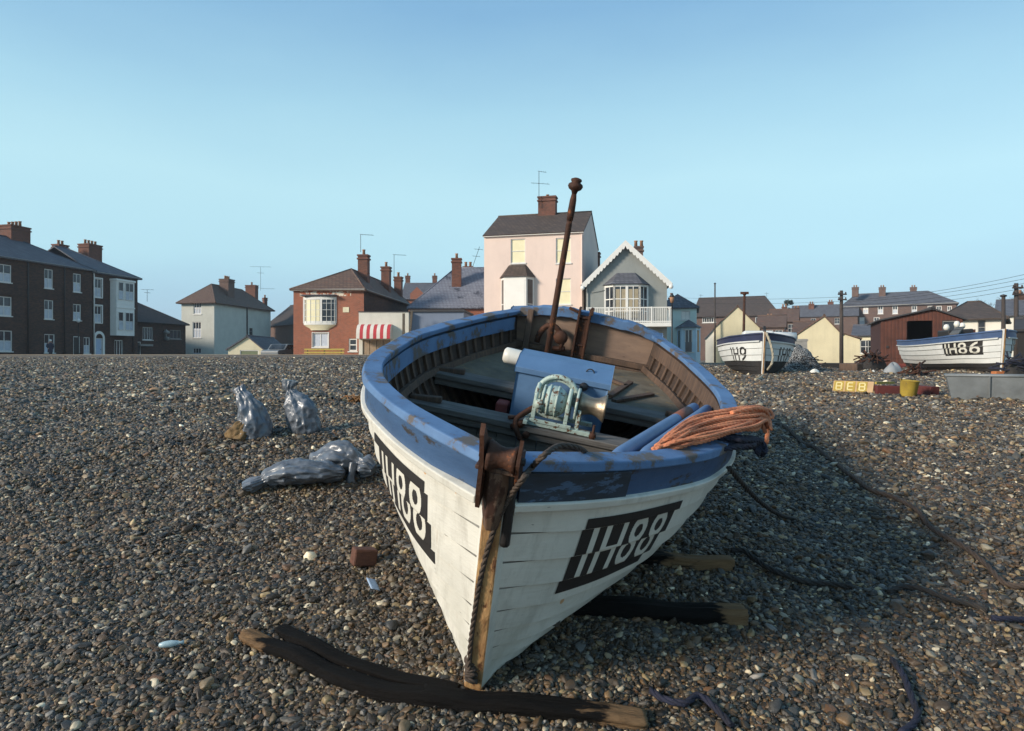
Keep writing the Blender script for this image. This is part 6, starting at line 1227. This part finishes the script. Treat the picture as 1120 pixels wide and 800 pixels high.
# ------------------------------------------------------------------ trees
def bare_tree(px, D, ytop, label):
    p = P2(px, D); z0 = gz(p.x, p.y); H = ZZ(ytop, D) - z0; r = empty('bare_tree', (p.x, p.y, z0), (0, 0, 0), label, 'tree'); R_ = random.Random(21); tr = MB(); cr = MB(); bk = paint('bark', '4b4440', '332e2c', .5, 5, .9)
    def br(mb, a, d, l, rad, k):
        e = a + d * l; mid = a.lerp(e, .5) + Vector((R_.uniform(-.1, .1), R_.uniform(-.1, .1), R_.uniform(0, .1))) * l; mb.tube([a, mid, e], [rad, rad * .8, rad * .6], 5, 0, False)
        if k == 0: return
        for i in range(3 if k > 1 else 5):
            nd = (d + Vector((R_.uniform(-.9, .9), R_.uniform(-.9, .9), R_.uniform(-.25, .5)))).normalized(); br(cr, a.lerp(e, R_.uniform(.45, 1)), nd, l * R_.uniform(.55, .8), rad * .55, k - 1)
    tr.tube([(0, 0, 0), (.1, 0, H * .3), (0, .1, H * .5)], [.28, .22, .17], 8)
    for i in range(6): a = i * 1.05; br(tr, Vector((0, .1, H * (.4 + .02 * i))), Vector((math.cos(a) * .9, math.sin(a) * .9, .55)).normalized(), H * .24, .09, 4)
    tr.build('trunk', bk, r); cr.build('crown', bk, r)
bare_tree(1085, 88, 316, 'bare leafless tree behind the bungalow roof near the right edge')
def evergreen(px, D, ytop, wpx, label):
    p = P2(px, D); z0 = gz(p.x, p.y); H = ZZ(ytop, D) - z0; W = wpx * D / F / 2; r = empty('evergreen_tree', (p.x, p.y, z0), (0, 0, 0), label, 'tree'); R_ = random.Random(int(px)); mb = MB(); mb.tube([(0, 0, 0), (0, 0, H * .8)], [.18, .06], 7); mb.build('trunk', M['rib'], r); cr = MB()
    cl = [(Vector((R_.uniform(-.5, .5) * W, R_.uniform(-.5, .5) * W, H * R_.uniform(.62, .93))), R_.uniform(.4, .62) * W) for _ in range(12)]
    for i in range(2400):
        c, s = R_.choice(cl); d = Vector((R_.gauss(0, 1), R_.gauss(0, 1), R_.gauss(0, 1))).normalized() * s * R_.uniform(.4, 1.05); q = c + d; u = Vector((R_.uniform(-1, 1), R_.uniform(-1, 1), R_.uniform(-1, 1))).normalized() * .16; v = u.orthogonal().normalized() * .09; cr.poly([q - u, q + v, q + u, q - v])
    cr.build('crown', paint('dark_foliage', '39422f', '252c20', .5, 3, .8), r)
evergreen(863, 122, 326, 13, 'small dark evergreen rising behind the brown houses right of the middle boat')

# ------------------------------------------------------------------ passer-by on the promenade
def person():
    p = P2(55, 57.5); z0 = gz(p.x, p.y) - .1; r = empty('person', (p.x, p.y, z0), (0, 0, math.radians(60)), 'person with white hair in a dark navy coat walking past the brick terrace', 'person')
    J = {'pel': (0, 0, .9), 'spi': (0, .0, 1.15), 'che': (0, .02, 1.36), 'nec': (0, .0, 1.47), 'hea': (0, -.02, 1.58), 'top': (0, -.01, 1.69), 'shl': (-.17, .01, 1.38), 'ell': (-.23, .08, 1.12), 'wrl': (-.2, -.1, .96), 'hal': (-.19, -.15, .9), 'shr': (.17, .01, 1.38), 'elr': (.22, -.03, 1.12), 'wrr': (.2, .05, .9), 'har': (.2, .06, .82), 'hil': (-.09, 0, .86), 'knl': (-.1, -.13, .48), 'anl': (-.1, -.12, .08), 'tol': (-.1, -.26, .03), 'hir': (.09, 0, .86), 'knr': (.1, .02, .47), 'anr': (.1, .2, .1), 'tor': (.1, .1, .03)}
    E_ = [('pel', 'spi'), ('spi', 'che'), ('che', 'nec'), ('nec', 'hea'), ('hea', 'top'), ('che', 'shl'), ('shl', 'ell'), ('ell', 'wrl'), ('wrl', 'hal'), ('che', 'shr'), ('shr', 'elr'), ('elr', 'wrr'), ('wrr', 'har'), ('pel', 'hil'), ('hil', 'knl'), ('knl', 'anl'), ('anl', 'tol'), ('pel', 'hir'), ('hir', 'knr'), ('knr', 'anr'), ('anr', 'tor')]
    rad = dict(pel=.13, spi=.13, che=.14, nec=.055, hea=.095, top=.07, shl=.07, ell=.05, wrl=.035, hal=.04, shr=.07, elr=.05, wrr=.035, har=.04, hil=.1, knl=.065, anl=.042, tol=.035, hir=.1, knr=.065, anr=.042, tor=.035)
    ks = list(J); me = bpy.data.meshes.new('body'); me.from_pydata([J[k] for k in ks], [(ks.index(a), ks.index(b)) for a, b in E_], []); o = bpy.data.objects.new('body', me); C.objects.link(o); o.parent = r;
    sk = o.modifiers.new('skin', 'SKIN'); lay = me.skin_vertices[0].data
    for i, k in enumerate(ks): lay[i].radius = (rad[k], rad[k] * (.75 if k in ('che', 'spi', 'pel') else 1)); lay[i].use_root = (k == 'pel')
    o.modifiers.new('sub', 'SUBSURF').levels = 1; o.modifiers['sub'].render_levels = 2; n = NT('skin_and_trousers'); s = n.add('ShaderNodeSeparateXYZ'); n.l.new(n.coord(), s.inputs[0]); f = n.ramp(s.outputs[2], .868, .87); n.out(n.mix(f, lin('2a2c33'), lin('b98b72')), .7); me.materials.append(n.m)
    mb = MB(); rows = []
    for z, rx, ry in ((.62, .2, .17), (.8, .19, .16), (1.0, .175, .15), (1.2, .2, .15), (1.36, .21, .14), (1.44, .12, .1), (1.47, .075, .075)): rows.append([(rx * math.cos(a), ry * math.sin(a) + .01, z) for a in np.linspace(0, 2 * PI, 19)[:-1]])
    mb.grid(rows, 0, True, True)
    for a, b, c in (('shl', 'ell', 'wrl'), ('shr', 'elr', 'wrr')): mb.tube([J[a], J[b], J[c]], [.085, .068, .055], 10)
    mb.build('coat', paint('navy_coat', '23263a', '191b29', .4, 6, .8), r); mb = MB(); mb.lathe([(.105, -.02), (.115, .04), (.1, .1), (.05, .135), (0, .14)], (0, .012, 1.59), None, 14); mb.build('hair', M['trim'], r)
person()
# ------------------------------------------------------------------ light and camera
def light():
    w = bpy.data.worlds.new('World'); sc.world = w; w.use_nodes = True; t = w.node_tree
    el, az = math.radians(23), math.radians(29)
    sun = Vector((-math.cos(az) * math.cos(el), -math.sin(az) * math.cos(el), math.sin(el)))
    sk = t.nodes.new('ShaderNodeTexSky'); sk.sky_type = 'NISHITA'; sk.sun_disc = False; sk.sun_elevation = el
    sk.sun_rotation = math.atan2(sun.x, sun.y); sk.air_density = 1.0; sk.dust_density = .4; sk.ozone_density = 2.5
    bg = t.nodes['Background']; mx = t.nodes.new('ShaderNodeMix'); mx.data_type = 'RGBA'; mx.inputs[0].default_value = .5; mx.inputs[0].default_value = .82; EXP = .75
    g = t.nodes.new('ShaderNodeNewGeometry'); sp = t.nodes.new('ShaderNodeSeparateXYZ'); t.links.new(g.outputs['Incoming'], sp.inputs[0]); ng = t.nodes.new('ShaderNodeMath'); ng.operation = 'MULTIPLY'; ng.inputs[1].default_value = -1; t.links.new(sp.outputs[2], ng.inputs[0])
    r = t.nodes.new('ShaderNodeValToRGB'); nz = t.nodes.new('ShaderNodeTexNoise'); nz.inputs['Scale'].default_value = 2.2; nz.inputs['Detail'].default_value = 6; mp = t.nodes.new('ShaderNodeMapping'); mp.inputs['Scale'].default_value = (1, 1, 3.5); t.links.new(g.outputs['Incoming'], mp.inputs[0]); t.links.new(mp.outputs[0], nz.inputs['Vector']); md = t.nodes.new('ShaderNodeMath'); md.operation = 'MULTIPLY_ADD'; md.inputs[1].default_value = .09; t.links.new(nz.outputs['Fac'], md.inputs[0]); a2 = t.nodes.new('ShaderNodeMath'); a2.operation = 'SUBTRACT'; a2.inputs[1].default_value = .045; t.links.new(ng.outputs[0], a2.inputs[0]); t.links.new(a2.outputs[0], md.inputs[2]); t.links.new(md.outputs[0], r.inputs[0]); e = r.color_ramp.elements; cols = ((0, '8caccb'), (.06, '9bc2dc'), (.14, 'b6e2ee'), (.24, 'bfeaf3'), (.33, 'abdaec'), (.46, '86b8dc'), (1, '5f92c0'))   # haze low down, pale band, deeper blue overhead
    e[0].position, e[1].position = 0, 1
    for p_, c_ in cols[1:-1]: e.new(p_)
    for q, (p_, c_) in zip(e, cols): q.color = tuple(x / 1.68 / .1 / 10 for x in lin(c_)[:3]) + (1,)
    ml = t.nodes.new('ShaderNodeVectorMath'); ml.operation = 'SCALE'; ml.inputs['Scale'].default_value = 10; t.links.new(r.outputs[0], ml.inputs[0]); t.links.new(ml.outputs[0], mx.inputs[7])
    t.links.new(sk.outputs[0], mx.inputs[6]); t.links.new(mx.outputs[2], bg.inputs[0]); bg.inputs[1].default_value = .108
    l = bpy.data.lights.new('sun', 'SUN'); l.energy = 3.1; l.angle = math.radians(11); l.color = (1, .88, .74)
    o = bpy.data.objects.new('sun', l); C.objects.link(o); o.rotation_euler = (-sun).to_track_quat('-Z', 'Y').to_euler()
    c = bpy.data.cameras.new('camera'); co = bpy.data.objects.new('camera', c); C.objects.link(co); co.location = (0, 0, EYE); co.rotation_euler = (PI / 2, 0, 0)
    c.sensor_width = 36; c.lens = F / 1120 * 36; c.shift_y = -8 / 1120; c.clip_end = 9000; c.clip_start = .05; sc.camera = co
    v = sc.view_settings; v.view_transform = 'Standard'; v.look = 'None'; v.exposure = .75; v.gamma = 1; v.use_curve_mapping = False
def haze():
    mb = MB(); mb.box((0, 900, 12), (2600, 2000, 62)); m = bpy.data.materials.new('air'); m.use_nodes = True; t = m.node_tree; t.nodes.clear(); o = t.nodes.new('ShaderNodeOutputMaterial'); p = t.nodes.new('ShaderNodeVolumePrincipled'); p.inputs['Color'].default_value = (.82, .9, 1, 1); p.inputs['Density'].default_value = .0004; t.links.new(p.outputs[0], o.inputs['Volume'])
    tag(mb.build('haze', m), 'thin morning haze over beach and town', None, None, 'stuff')
haze()
light()
